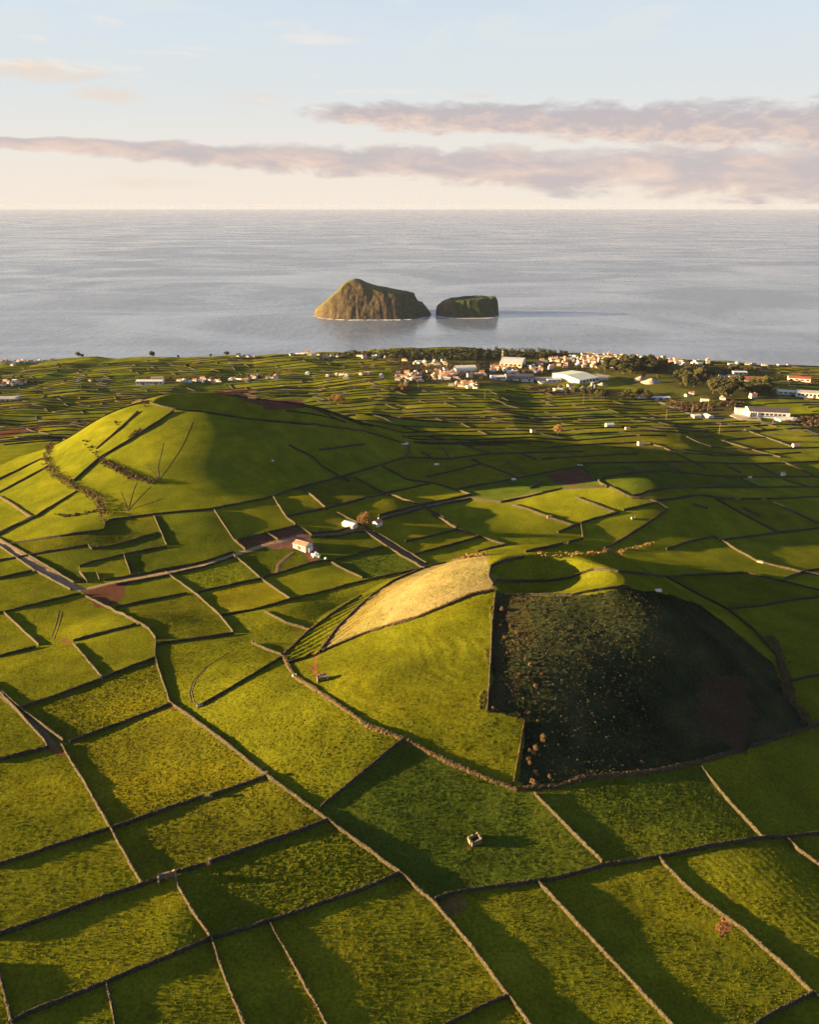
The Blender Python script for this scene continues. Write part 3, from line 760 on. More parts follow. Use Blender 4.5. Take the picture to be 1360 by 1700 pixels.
def cell(x, y):
    i, j = cellf(x, y)
    return np.rint(i).astype(int), np.rint(j).astype(int)
bar = np.zeros((NR, NC), bool)
for P in [q for _, q in named] + mids + [q for _, q in backs] + FAR:
    ext = lambda a, b, m: a + (a - b) / max(np.hypot(*(a - b)), 1e-6) * m
    m_ = 4.5 if P[:, 1].min() < 700 else 2.0
    P = np.vstack([ext(P[0], P[1], m_), P, ext(P[-1], P[-2], m_)])      # close the gateways, for the field pattern only
    Q = resample(P, 0.12 if np.hypot(*P.mean(0)) < 500 else 0.5)
    i, j = cell(Q[:, 0], Q[:, 1]); bar[i, j] = True
lab = np.full(NR * NC, -1, np.int32); barf = bar.ravel().tolist(); lablist = [-1] * (NR * NC)
nf = 0
for s in range(0, NR * NC, 3):
    if barf[s] or lablist[s] >= 0: continue
    st = [s]; lablist[s] = nf
    while st:
        c = st.pop(); jj = c % NC
        for nb, ok in ((c - 1, jj > 0), (c + 1, jj < NC - 1), (c - NC, c >= NC), (c + NC, c < (NR - 1) * NC)):
            if ok and lablist[nb] < 0 and not barf[nb]:
                lablist[nb] = nf; st.append(nb)
    nf += 1
lab = np.array(lablist, np.int32).reshape(NR, NC)
bl = lab < 0
lab2 = np.where(bl, np.roll(lab, 1, 1), lab); lab2 = np.where(lab2 < 0, np.roll(lab, 1, 0), lab2); lab2 = np.maximum(lab2, 0)
print('fields', nf, NR, NC, 'largest', np.sort(np.bincount(lab2[Y < 500]))[-6:])
hue = rng.uniform(0, 1, nf); val = rng.uniform(0.74, 1.22, nf); rel = rng.uniform(0.2, 1.15, nf)
A = np.array((0.079, 0.097, 0.006)); B = np.array((0.096, 0.097, 0.005)); Cc = np.array((0.056, 0.084, 0.009))
def huemix(t):
    t = t[..., None]
    return np.where(t < 0.5, A * (1 - 2 * t) + B * 2 * t, A * (2 - 2 * t) + Cc * (2 * t - 1))
hue = np.where(rng.uniform(0, 1, nf) < 0.25, 0.5 + rng.normal(0, 0.08, nf), hue)
for q, hh_, vv in (([250,1290, 370,1410, 120,1530], 0.30, 0.97), ([100,1180, 290,1345], 0.24, 0.95), ([360,1120, 250,1020, 200,1000, 80,1040], 0.22, 1.0), ([480,720, 560,740, 600,770], 0.10, 0.85),  # light put into the field colour: lit faces yellower and brighter, dim ones greener
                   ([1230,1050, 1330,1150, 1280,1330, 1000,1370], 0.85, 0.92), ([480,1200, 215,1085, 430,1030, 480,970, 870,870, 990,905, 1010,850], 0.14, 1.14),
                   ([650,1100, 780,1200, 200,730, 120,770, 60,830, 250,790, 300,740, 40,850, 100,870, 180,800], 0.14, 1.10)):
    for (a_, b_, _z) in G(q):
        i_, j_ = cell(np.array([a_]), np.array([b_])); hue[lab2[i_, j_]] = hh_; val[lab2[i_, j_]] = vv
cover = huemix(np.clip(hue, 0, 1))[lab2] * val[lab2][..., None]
relief = rel[lab2].astype(float)
near = np.clip((620 - Y) / 300.0, 0, 1)
big = fbm(X / 22.0, Y / 22.0, 51, 3)[..., None]
cover = cover * (1 + (np.array((1.02, 0.98, 1.0)) - 1) * np.clip((430 - Y) / 160.0, 0, 1)[..., None])
cover = cover * (1 + 0.10 * np.clip((Y - 330) / 200.0, 0, 1)[..., None])  # mid and far land lightened in colour, in place of stronger light
cover = cover * (1 + 0.30 * big) + np.maximum(big, 0) * np.array((0.02, 0.0, -0.002))

WX = fbm(X / 9.0, Y / 9.0, 61, 3); WY = fbm(X / 9.0 + 50, Y / 9.0, 62, 3)
def region(flat, ragged=0.0):
    """mask of the grid inside a closed outline on the ground"""
    P = gpoly(flat); m = 3 * ragged + 6
    iy0, iy1 = np.searchsorted(YR, [P[:, 1].min() - m, P[:, 1].max() + m])
    out = np.zeros(X.shape, bool)
    if iy1 <= iy0: return out
    xs = X[iy0:iy1]
    jj = np.where(((xs > P[:, 0].min() - m) & (xs < P[:, 0].max() + m)).any(0))[0]
    if not len(jj): return out
    s = (slice(iy0, iy1), slice(jj[0], jj[-1] + 1))
    out[s] = in_poly(X[s] + ragged * WX[s], Y[s] + ragged * WY[s], P)
    return out
def paint(flat, col, rl=None, strength=1.0, ragged=3.0):
    ins = region(flat, ragged)
    cover[ins] = cover[ins] * (1 - strength) + np.array(col) * strength
    if rl is not None: relief[ins] = rl
    return ins
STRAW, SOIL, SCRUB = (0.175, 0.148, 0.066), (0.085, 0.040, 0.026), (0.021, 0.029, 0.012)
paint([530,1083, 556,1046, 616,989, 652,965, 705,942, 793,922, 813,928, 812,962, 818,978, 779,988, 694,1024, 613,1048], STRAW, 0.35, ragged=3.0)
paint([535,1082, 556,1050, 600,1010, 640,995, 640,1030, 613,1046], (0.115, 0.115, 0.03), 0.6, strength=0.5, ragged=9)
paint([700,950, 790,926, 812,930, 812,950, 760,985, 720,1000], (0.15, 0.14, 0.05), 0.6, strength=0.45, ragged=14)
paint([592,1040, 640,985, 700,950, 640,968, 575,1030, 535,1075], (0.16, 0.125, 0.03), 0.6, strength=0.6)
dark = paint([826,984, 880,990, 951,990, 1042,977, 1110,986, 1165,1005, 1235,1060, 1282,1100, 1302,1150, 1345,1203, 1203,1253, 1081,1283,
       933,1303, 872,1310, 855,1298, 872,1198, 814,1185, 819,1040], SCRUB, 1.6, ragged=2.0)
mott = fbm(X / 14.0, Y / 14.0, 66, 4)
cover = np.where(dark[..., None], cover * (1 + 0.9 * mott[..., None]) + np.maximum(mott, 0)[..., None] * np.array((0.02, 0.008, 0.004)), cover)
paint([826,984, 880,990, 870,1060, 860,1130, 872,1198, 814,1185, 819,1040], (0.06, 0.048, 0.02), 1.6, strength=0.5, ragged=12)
paint([1165,1120, 1200,1104, 1245,1118, 1252,1180, 1215,1232, 1175,1217, 1158,1165], (0.060, 0.036, 0.024), 1.8, strength=0.7, ragged=9)
for q in ([355,649, 415,643, 431,660, 436,673, 412,667, 382,657, 366,654], [432,662, 501,664, 507,677, 440,682], [-20,718, 0,716, 67,706, 72,713, 11,725, -20,730],
          [905,789, 963,777, 988,799, 950,806, 920,800]):
    paint(q, SOIL, 0.3, ragged=2)
for q in ([138,984, 175,970, 222,962, 205,985, 188,1008, 160,1004], [394,899, 495,875, 516,889, 408,911]):
    paint(q, SOIL, 0.7, ragged=4)
paint([430,906, 500,884, 525,905, 530,932, 516,932, 492,912, 455,911], (0.15, 0.075, 0.05), 0.25, ragged=1.5)
paint([1194,1522, 1208,1522, 1212,1545, 1202,1556, 1192,1545], (0.21, 0.10, 0.035), 0.8, ragged=2.5)
for gx, gy, rr in ((345,1324,7), (347,1436,7), (95,1238,12), (112,1066,9), (112,1150,10), (290,1174,9), (520,1108,8), (528,1122,10), (262,1064,4), (780,1404,9), (750,1497,22), (105,1250,10)):
    paint([gx-rr,gy, gx-rr*.5,gy-rr*.6, gx+rr*.4,gy-rr*.7, gx+rr,gy, gx+rr*.5,gy+rr*.6, gx-rr*.4,gy+rr*.7], (0.12, 0.055, 0.03), 0.5, strength=0.7, ragged=2.5)
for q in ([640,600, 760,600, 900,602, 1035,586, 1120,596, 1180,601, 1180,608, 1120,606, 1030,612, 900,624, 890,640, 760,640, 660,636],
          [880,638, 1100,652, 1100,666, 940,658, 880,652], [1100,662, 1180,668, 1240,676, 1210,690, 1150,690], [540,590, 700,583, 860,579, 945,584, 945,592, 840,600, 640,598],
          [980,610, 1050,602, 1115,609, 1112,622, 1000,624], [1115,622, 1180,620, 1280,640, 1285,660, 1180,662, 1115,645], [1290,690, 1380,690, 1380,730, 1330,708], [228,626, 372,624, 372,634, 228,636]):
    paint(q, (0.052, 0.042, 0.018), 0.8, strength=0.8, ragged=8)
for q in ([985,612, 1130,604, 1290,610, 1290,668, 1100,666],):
    paint(q, (0.052, 0.056, 0.014), 0.6, strength=0.8, ragged=9)  # brownish meadow by the grove, with shade darkened into its colour
# a trodden path from the golden field to the trough hut
paint([520,1082, 526,1082, 526,1120, 532,1126, 521,1126, 521,1100], (0.16, 0.07, 0.03), 0.4, ragged=0.6)
cover = np.clip(cover, 0.006, 0.6)

# relief of the grass: tussocks, plough lines, terraces
lines_f = np.zeros_like(X)
def furrows(flat, ang, wave, amp):
    global lines_f
    ins = region(flat)
    s = X * math.cos(ang) + Y * math.sin(ang) + 1.2 * fbm(X / 20.0, Y / 20.0, 63, 2)
    lines_f = lines_f + np.where(ins, amp * np.sin(2 * np.pi * s / wave), 0)
furrows([1100,1428, 1266,1396, 1303,1395, 1360,1440, 1420,1700, 1350,1640, 1272,1574, 1198,1515, 1134,1464], R(31), 2.3, 0.035)
furrows([473,1100, 511,1049, 599,989, 652,966, 556,1046, 522,1085], R(-38), 4.2, 0.35)
furrows([530,1085, 556,1046, 616,989, 640,985, 570,1060], R(-38), 3.6, 0.2)
# cattle terracettes round the lit front face of the front hill
fc = front_hill.c
ins = region([528,1148, 609,1205, 671,1228, 758,1272, 849,1306, 871,1198, 812,1185, 818,1040, 823,984, 779,990, 694,1026, 613,1050, 537,1082])
lines_f += np.where(ins, np.clip(0.03 + 0.08 * fbm(X / 18.0, Y / 18.0, 67, 2), 0, 0.12) * np.sin(2 * np.pi * (Z + 1.2 * fbm(X / 22.0, Y / 22.0, 64, 2)) / 0.85), 0)
tuss = fbm(X / 0.8, Y / 0.8, 81, 2, 0.75)
Zr = Z + near * relief * 0.22 * np.where(tuss > 0, tuss, tuss * 0.6) + lines_f
Zr = np.where(Y > coast_y(X) - 2, Z, Zr)

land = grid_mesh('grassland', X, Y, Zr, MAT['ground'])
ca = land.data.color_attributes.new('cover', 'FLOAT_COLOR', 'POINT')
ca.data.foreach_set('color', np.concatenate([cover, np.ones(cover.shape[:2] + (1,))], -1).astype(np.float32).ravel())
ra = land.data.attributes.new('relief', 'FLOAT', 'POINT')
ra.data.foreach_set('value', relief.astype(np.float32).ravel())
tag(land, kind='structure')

# tufts of rough pasture grass standing on the near fields
def tufts(n, seed):
    r = np.random.default_rng(seed)
    y = 95 + 330 * r.uniform(0, 1, n) ** 1.15; x = r.uniform(-1, 1, n) * (0.58 * y + 45)
    fi, fj = cellf(x, y); i = np.rint(fi).astype(int); j = np.rint(fj).astype(int)
    clump = fbm(x / 5.0, y / 5.0, 87, 3)
    keep = (r.uniform(0, 1, n) < np.clip(0.25 + 0.75 * relief[i, j] + 1.1 * clump, 0.04, 1)) & ~bar[i, j] & (cover[i, j, 1] > 0.04) & ~bar[np.minimum(i + 1, NR - 1), j] & ~bar[i - 1, j]
    x, y, i, j = x[keep], y[keep], i[keep], j[keep]; m = len(x)
    z = Zr[i, j] * 0.5 + hq(x, y) * 0.5
    h = r.uniform(0.11, 0.30, m) * (0.6 + 0.5 * relief[i, j]); w = h * r.uniform(1.1, 1.9, m)
    a = r.uniform(0, 6.283, m)
    V = np.zeros((m, 4, 3))
    for k in range(3):
        V[:, k, 0] = x + w * np.cos(a + k * 2.094); V[:, k, 1] = y + w * np.sin(a + k * 2.094); V[:, k, 2] = z - 0.12
    V[:, 3, 0] = x + h * r.normal(0, .35, m); V[:, 3, 1] = y + h * r.normal(0, .35, m); V[:, 3, 2] = z + h
    b = np.arange(m)[:, None] * 4
    F = np.concatenate([b + np.array(q) for q in ([0, 1, 3], [1, 2, 3], [2, 0, 3])], 1).reshape(-1)
    me = bpy.data.meshes.new('grass_tufts')
    me.vertices.add(m * 4); me.vertices.foreach_set('co', V.astype(np.float32).ravel())
    me.loops.add(len(F)); me.loops.foreach_set('vertex_index', F.astype(np.int32))
    me.polygons.add(m * 3); me.polygons.foreach_set('loop_start', np.arange(0, m * 9, 3, dtype=np.int32))
    me.materials.append(MAT['ground']); me.update(calc_edges=True)
    o = bpy.data.objects.new('grass_tufts', me); COL.objects.link(o)
    c = cover[i, j] * r.uniform(0.75, 1.3, m)[:, None] * np.stack([r.uniform(0.85, 1.25, m), np.ones(m), np.ones(m)], 1)
    c = np.repeat(np.concatenate([c, np.ones((m, 1))], 1), 4, 0)
    ca = me.color_attributes.new('cover', 'FLOAT_COLOR', 'POINT'); ca.data.foreach_set('color', c.astype(np.float32).ravel())
    ra = me.attributes.new('relief', 'FLOAT', 'POINT'); ra.data.foreach_set('value', np.zeros(m * 4, np.float32))
    tag(o, kind='stuff'); print('tufts', m, 'land', NR * NC)
tufts(240000, 5)

# ------------------------------------------------------------------ sea
S = 70000.0
sea = mesh_obj('sea', [(-S, -2000, 0), (S, -2000, 0), (S, 62000, 0), (-S, 62000, 0)], [(0, 1, 2, 3)], MAT['sea'])
tag(sea, kind='structure')

# ------------------------------------------------------------------ stone walls
BANKS = ('bank', 'hedge')
for lab_, P in named:
    isb = ('bank' in lab_) 
    thin = 'thin' in lab_ or 'fence' in lab_
    build_wall(P, lab_, h=1.0 if isb else (1.0 if thin else 1.3), w=1.3 if isb and not thin else (0.5 if thin else 0.62), mat='bank' if isb else 'wall')
for lab_, P in backs:
    isb = 'bank' in lab_
    build_wall(P, lab_, h=1.2 if isb else 1.6, w=1.6 if isb else 1.1, mat='bank' if isb else 'wall')
# ------------------------------------------------------------------ labels for the many walls: counted out from landmarks
def px_of(x, y, z):
    dz = z - EYE_Z
    dep = y * CP - dz * SP; v = (y * SP + dz * CP) / dep
    return CX + FPX * x / dep, CY - FPX * v
LANDMARKS = [('white barn', 502, 898), ('bare orange tree', 604, 868), ('crater of the front hill', 900, 945), ('brown ploughed field', 950, 795),
    ('crater of the back hill', 390, 676), ('round leafless tree', 926, 715), ('red ploughed field', 430, 664), ('radio mast', 833, 612),
    ('blue and white warehouse', 864, 630), ('pale green roofed hall', 955, 628), ('arched white hall', 771, 613), ('factory with the curved wall', 1262, 690),
    ('dark grove by the village', 1045, 612), ('brown thicket among the small fields', 560, 664), ('long white farm row', 250, 637), ('long grey shed', 8, 664),
    ('sunlit hut at the wall end', 1300, 788), ('small hut on the lit knoll', 1062, 737), ('lone white hut', 1012, 708), ('sunlit spur on the green knoll', 1080, 845),
    ('narrow red field', 40, 715), ('red roofed shed', 1325, 629), ('two bright slabs of the white trough', 672, 737), ('tiny hut by the round tree', 885, 718),
    ('lit strip by the picture edge', 1290, 752), ('white hamlet', 430, 628), ('terraced far strips', 640, 700), ('red roofed long hall', 1240, 630)]
ORD = ['first', 'second', 'third', 'fourth', 'fifth', 'sixth', 'seventh', 'eighth', 'ninth', 'tenth', 'eleventh', 'twelfth', 'thirteenth', 'fourteenth', 'fifteenth', 'sixteenth',
       'seventeenth', 'eighteenth', 'nineteenth', 'twentieth', 'twenty-first', 'twenty-second', 'twenty-third', 'twenty-fourth', 'twenty-fifth']
def auto_labels(lines):
    keyed = {}
    for n, P in enumerate(lines):
        z = hq(P[:, 0], P[:, 1]); px, py = px_of(P[:, 0], P[:, 1], z)
        mx, my = px[len(px) // 2], py[len(py) // 2]
        d = [math.hypot((mx - lx), (my - ly) * 2.5) for _, lx, ly in LANDMARKS]
        k = int(np.argmin(d)); dx = mx - LANDMARKS[k][1]; dy = (my - LANDMARKS[k][2]) * 2.5
        rel = ('beyond' if dy < 0 else 'in front of') if abs(dy) > abs(dx) else ('left of' if dx < 0 else 'right of')
        w = abs(px[-1] - px[0]); h = abs(py[-1] - py[0])
        ori = 'crosswise' if h < 0.35 * w else ('slanting' if h < 1.3 * w else 'receding')
        keyed.setdefault((k, rel, ori), []).append((d[k], n))
    out = [None] * len(lines)
    for (k, rel, ori), lst in keyed.items():
        lst.sort()
        for r, (_, n) in enumerate(lst):
            nm = LANDMARKS[k][0]
            if len(lst) == 1: out[n] = f'only {ori} field wall {rel} the {nm}'
            else: out[n] = f'{ori} field wall, {ORD[min(r, 24)]} {rel} the {nm}'
    return out
FAR.sort(key=lambda P: np.hypot(P[:, 0], P[:, 1]).min() - 0.6 * np.hypot(*(P[-1] - P[0])))
n_ind = 296 - len(named) - len(backs) - len(mids)
inview = []
rest = []
for P in FAR:
    px, py = px_of(P[:, 0], P[:, 1], hq(P[:, 0], P[:, 1]))
    (inview if ((px > 10) & (px < 1350)).mean() > 0.5 and len(inview) < n_ind else rest).append(P)
autos = mids + inview
for i, (P, lb) in enumerate(zip(autos, auto_labels(autos))):
    if i < len(mids): build_wall(P, lb, 'field walls in the middle distance', h=1.5, w=0.9)
    else: build_wall(P, lb, 'walls of the far small fields', h=1.35, w=1.0, mat='farwall')
V0 = []; F0 = []
for P in rest:
    V, F = wall_mesh(P, 1.35, 1.0, 4.0); n = len(V0); V0.extend(V); F0.extend([tuple(q + n for q in f) for f in F])
tag(mesh_obj('far_field_walls', V0, F0, MAT['farwall']), kind='stuff')

# ------------------------------------------------------------------ lanes and roads
MAT['road'] = simple_mat('dirt_road', (0.17, 0.115, 0.075), 0.95, scale=0.5, col2=(0.26, 0.18, 0.12), bump=0.1)
MAT['rut'] = simple_mat('dark_earth_track', (0.075, 0.050, 0.030), 0.95, scale=0.5, col2=(0.12, 0.08, 0.05), bump=0.1)
MAT['asphalt'] = simple_mat('worn_asphalt', (0.16, 0.13, 0.11), 0.9, scale=0.2, col2=(0.24, 0.20, 0.17))
MAT['yard'] = simple_mat('concrete_yard', (0.22, 0.19, 0.17), 0.9, scale=0.1, col2=(0.30, 0.26, 0.23))
def strip(name, flat, w, mat, lift=0.16):
    P = resample(ground_line(flat), 1.5 if G(flat)[0][1] < 600 else 4.0)
    d = np.gradient(P, axis=0); d /= np.maximum(np.hypot(d[:, 0], d[:, 1]), 1e-6)[:, None]
    nr = np.stack([-d[:, 1], d[:, 0]], 1)
    n = len(P); V = []
    wv = w * (1 + 0.25 * fbm(np.arange(n) / 4.0, np.zeros(n) + P[0, 0], 91, 2))
    for off in (-0.5, -0.2, 0.2, 0.5):
        Q = P + nr * (off * wv)[:, None]
        V.append(np.stack([Q[:, 0], Q[:, 1], hq(Q[:, 0], Q[:, 1]) + (lift if abs(off) < 0.4 else lift - 0.1)], 1))
    V = np.stack(V, 1).reshape(-1, 3)
    F = [(i * 4 + j, i * 4 + j + 1, i * 4 + j + 5, i * 4 + j + 4) for i in range(n - 1) for j in range(3)]
    return tag(mesh_obj(name, V, F, mat), kind='structure')
strip('dirt_lane', [-20,893, 0,902, 58,938, 118,972, 138,980], 4.4, MAT['road'])
strip('farm_lane', [138,980, 185,968, 235,959, 282,950, 340,938, 388,922, 440,905, 490,893], 3.2, MAT['road'])
strip('farm_track', [492,892, 520,890, 559,887, 590,880, 606,878], 3.0, MAT['rut'])
strip('walled_lane', [606,879, 635,896, 660,911, 690,930, 708,940], 3.2, MAT['rut'])
strip('rutted_lane', [-20,1135, 0,1151, 40,1186, 70,1216, 90,1240], 2.6, MAT['rut'])
strip('curved_track', [487,917, 472,929, 462,938, 460,953], 2.6, MAT['rut'])
strip('field_lane', [612,866, 629,861, 704,841, 782,825, 832,832, 870,823, 905,817], 3.0, MAT['rut'])
strip('village_road', [1090,665, 1110,674, 1130,682, 1155,690, 1200,694, 1235,698], 5.5, MAT['asphalt'])
strip('side_road', [1150,691, 1120,692, 1080,694, 1040,694], 4.0, MAT['asphalt'])
strip('coast_road', [1262,614, 1290,620, 1310,624, 1360,622], 5.0, MAT['road'])
strip('factory_road', [1360,722, 1330,710, 1300,704, 1262,700], 5.0, MAT['asphalt'])
strip('wheel_track', [380,1083, 345,1105, 325,1128, 318,1148, 322,1165, 332,1172], 0.5, MAT['bank'], 0.12)
strip('wheel_track', [372,1088, 340,1108, 320,1131, 314,1150, 318,1166], 0.5, MAT['bank'], 0.12)
strip('wheel_track', [103,1016, 97,1040, 90,1060], 0.45, MAT['bank'], 0.12)
strip('wheel_track', [98,1014, 92,1038, 85,1058], 0.45, MAT['bank'], 0.12)
for q in ([212,848, 206,832, 200,815], [212,848, 222,812, 228,800], [212,848, 230,828, 250,808], [212,848, 240,838, 270,828], [264,796, 262,775, 272,735], [264,796, 280,775, 300,745, 312,720, 320,700], [264,796, 250,780, 243,770]):
    strip('cow_path', q, 0.6, MAT['bank'], 0.14)
def yard(name, flat, mat, lift=0.4):
    P = G(flat)
    c = P.mean(0)
    V = [(*p[:2], p[2] + lift) for p in P] + [(c[0], c[1], max(hq(np.array([c[0]]), np.array([c[1]]))[0], c[2]) + lift)]
    V += [(p[0], p[1], p[2] - 1.5) for p in P]
    n = len(P)
    F = [(i, (i + 1) % n, n) for i in range(n)] + [(i, n + 1 + i, n + 1 + (i + 1) % n, (i + 1) % n) for i in range(n)]
    return tag(mesh_obj(name, V, F, mat), kind='structure')
yard('industrial_yard', [965,623, 990,621, 1014,624, 1010,631, 975,633], MAT['yard'])
yard('industrial_yard', [884,627, 926,627, 926,636, 900,638], MAT['yard'])
yard('factory_yard', [1212,690, 1226,683, 1262,690, 1264,699, 1230,698], MAT['yard'])

# ------------------------------------------------------------------ building shapes
class MB:
    def __init__(self): self.v = []; self.f = []; self.m = []
    def add(self, vs, fs, m=0):
        n = len(self.v); self.v += [tuple(map(float, q)) for q in vs]; self.f += [tuple(i + n for i in f) for f in fs]; self.m += [m] * len(fs)
    def box(self, x0, x1, y0, y1, z0, z1, m=0):
        self.add([(x0, y0, z0), (x1, y0, z0), (x1, y1, z0), (x0, y1, z0), (x0, y0, z1), (x1, y0, z1), (x1, y1, z1), (x0, y1, z1)],
                 [(3, 2, 1, 0), (4, 5, 6, 7), (0, 1, 5, 4), (1, 2, 6, 5), (2, 3, 7, 6), (3, 0, 4, 7)], m)
    def gable(self, x0, x1, y0, y1, z0, ze, zr, m=0):      # ridge along x
        ym = (y0 + y1) / 2
        self.add([(x0, y0, z0), (x1, y0, z0), (x1, y1, z0), (x0, y1, z0), (x0, y0, ze), (x1, y0, ze), (x1, y1, ze), (x0, y1, ze), (x0, ym, zr), (x1, ym, zr)],
                 [(0, 1, 5, 4), (2, 3, 7, 6), (1, 2, 6, 9, 5), (3, 0, 4, 8, 7), (4, 5, 9, 8), (7, 8, 9, 6)], m)
    def roof(self, x0, x1, y0, y1, ze, zr, t=0.18, ov=0.35, m=0):
        ym = (y0 + y1) / 2; dz = (zr - ze) * ov / (ym - y0)
        a = [(x0 - ov, y0 - ov, ze - dz), (x1 + ov, y0 - ov, ze - dz), (x1 + ov, ym, zr), (x0 - ov, ym, zr), (x1 + ov, y1 + ov, ze - dz), (x0 - ov, y1 + ov, ze - dz)]
        lo = [(p[0], p[1], p[2] + 0.03) for p in a]; hi = [(p[0], p[1], p[2] + 0.03 + t) for p in a]
        self.add(lo + hi, [(6, 7, 8, 9), (9, 8, 10, 11), (0, 1, 7, 6), (4, 5, 11, 10), (3, 2, 1, 0), (5, 4, 2, 3), (1, 2, 8, 7), (2, 4, 10, 8), (0, 6, 9, 3), (3, 9, 11, 5)], m)
    def cyl(self, x, y, z0, z1, r0, r1, n=8, m=0):
        vs = [(x + r0 * math.cos(2 * math.pi * i / n), y + r0 * math.sin(2 * math.pi * i / n), z0) for i in range(n)]
        vs += [(x + r1 * math.cos(2 * math.pi * i / n), y + r1 * math.sin(2 * math.pi * i / n), z1) for i in range(n)]
        self.add(vs, [(i, (i + 1) % n, n + (i + 1) % n, n + i) for i in range(n)] + [tuple(range(n - 1, -1, -1)), tuple(range(n, 2 * n))], m)
    def bar(self, a, b, r, n=5, m=0):
        a = Vector(a); b = Vector(b); d = (b - a).normalized()
        u = d.orthogonal().normalized(); w = d.cross(u)
        vs = [tuple(p + (u * math.cos(2 * math.pi * i / n) + w * math.sin(2 * math.pi * i / n)) * r) for p in (a, b) for i in range(n)]
        self.add(vs, [(i, (i + 1) % n, n + (i + 1) % n, n + i) for i in range(n)] + [tuple(range(n - 1, -1, -1)), tuple(range(n, 2 * n))], m)
    def obj(self, name, mats, parent=None, smooth=False):
        o = mesh_obj(name, self.v, self.f, mats, parent, smooth)
        if isinstance(mats, list) and len(mats) > 1: o.data.polygons.foreach_set('material_index', np.array(self.m, np.int32))
        return o
def empty(name, loc, rz=0.0, label=None, cat=None, group=None):
    o = bpy.data.objects.new(name, None); COL.objects.link(o)
    o.location = loc; o.rotation_euler = (0, 0, rz); o.empty_display_size = 0.5
    return tag(o, label, cat, group)
def at(px, py, dz=0.0):
    p = G([px, py])[0]
    while p[2] < 5.0 and py < 640: py += 0.7; p = G([px, py])[0]      # never out on the water
    return (float(p[0]), float(p[1]), float(p[2]) + dz)
def dup(root, loc, rz=None, scale=None, label=None, group=None):
    r = root.copy(); COL.objects.link(r); r.location = loc
    if rz is not None: r.rotation_euler = (0, 0, rz)
    if scale is not None: r.scale = (scale,) * 3 if isinstance(scale, (int, float)) else scale
    if label: r['label'] = label
    if group: r['group'] = group
    for ch in root.children:
        c = ch.copy(); COL.objects.link(c); c.parent = r
        for gch in ch.children:
            d = gch.copy(); COL.objects.link(d); d.parent = c
    return r

MAT['white'] = simple_mat('whitewash', (0.40, 0.40, 0.39), 0.85, scale=0.35, col2=(0.56, 0.56, 0.55))
MAT['cream'] = simple_mat('cream_render', (0.52, 0.44, 0.33), 0.85, scale=0.35, col2=(0.64, 0.56, 0.44))
MAT['pink'] = simple_mat('pink_render', (0.50, 0.33, 0.26), 0.85, scale=0.35, col2=(0.60, 0.42, 0.33))
MAT['terracotta'] = simple_mat('terracotta_tile', (0.24, 0.095, 0.055), 0.85, scale=0.8, col2=(0.36, 0.17, 0.10))
MAT['old_tile'] = simple_mat('weathered_tile', (0.22, 0.14, 0.10), 0.85, scale=0.8, col2=(0.34, 0.24, 0.18))
MAT['dark_roof'] = simple_mat('dark_sheet_roof', (0.055, 0.045, 0.055), 0.6, scale=0.3, col2=(0.085, 0.07, 0.08))
MAT['pale_roof'] = simple_mat('pale_sheet_roof', (0.50, 0.50, 0.47), 0.5, scale=0.2, col2=(0.62, 0.62, 0.58))
MAT['green_roof'] = simple_mat('pale_green_roof', (0.36, 0.42, 0.36), 0.5, scale=0.2, col2=(0.46, 0.52, 0.45))
MAT['red_roof'] = simple_mat('red_sheet_roof', (0.22, 0.055, 0.05), 0.6, scale=0.2, col2=(0.30, 0.08, 0.07))
MAT['grey_roof'] = simple_mat('grey_sheet_roof', (0.25, 0.25, 0.26), 0.6, scale=0.2, col2=(0.34, 0.34, 0.35))
MAT['blue'] = simple_mat('blue_panel', (0.12, 0.17, 0.32), 0.6, scale=0.3, col2=(0.17, 0.23, 0.40))
MAT['glass'] = simple_mat('window_glass', (0.02, 0.024, 0.03), 0.15, spec=0.5, scale=0.5)
MAT['door'] = simple_mat('painted_door', (0.10, 0.06, 0.04), 0.6, scale=1.0)
MAT['steel'] = simple_mat('galvanised_steel', (0.30, 0.28, 0.26), 0.5, scale=1.0)
MAT['wood'] = simple_mat('weathered_wood', (0.15, 0.11, 0.08), 0.9, scale=1.0)
MAT['wrap'] = simple_mat('white_wrap', (0.72, 0.72, 0.70), 0.45, scale=0.6, var=0.08)
MAT['block'] = simple_mat('pale_block', (0.10, 0.085, 0.06), 0.95, scale=1.5, col2=(0.20, 0.16, 0.11), bump=0.05)  # mottled stone, paler than the field walls

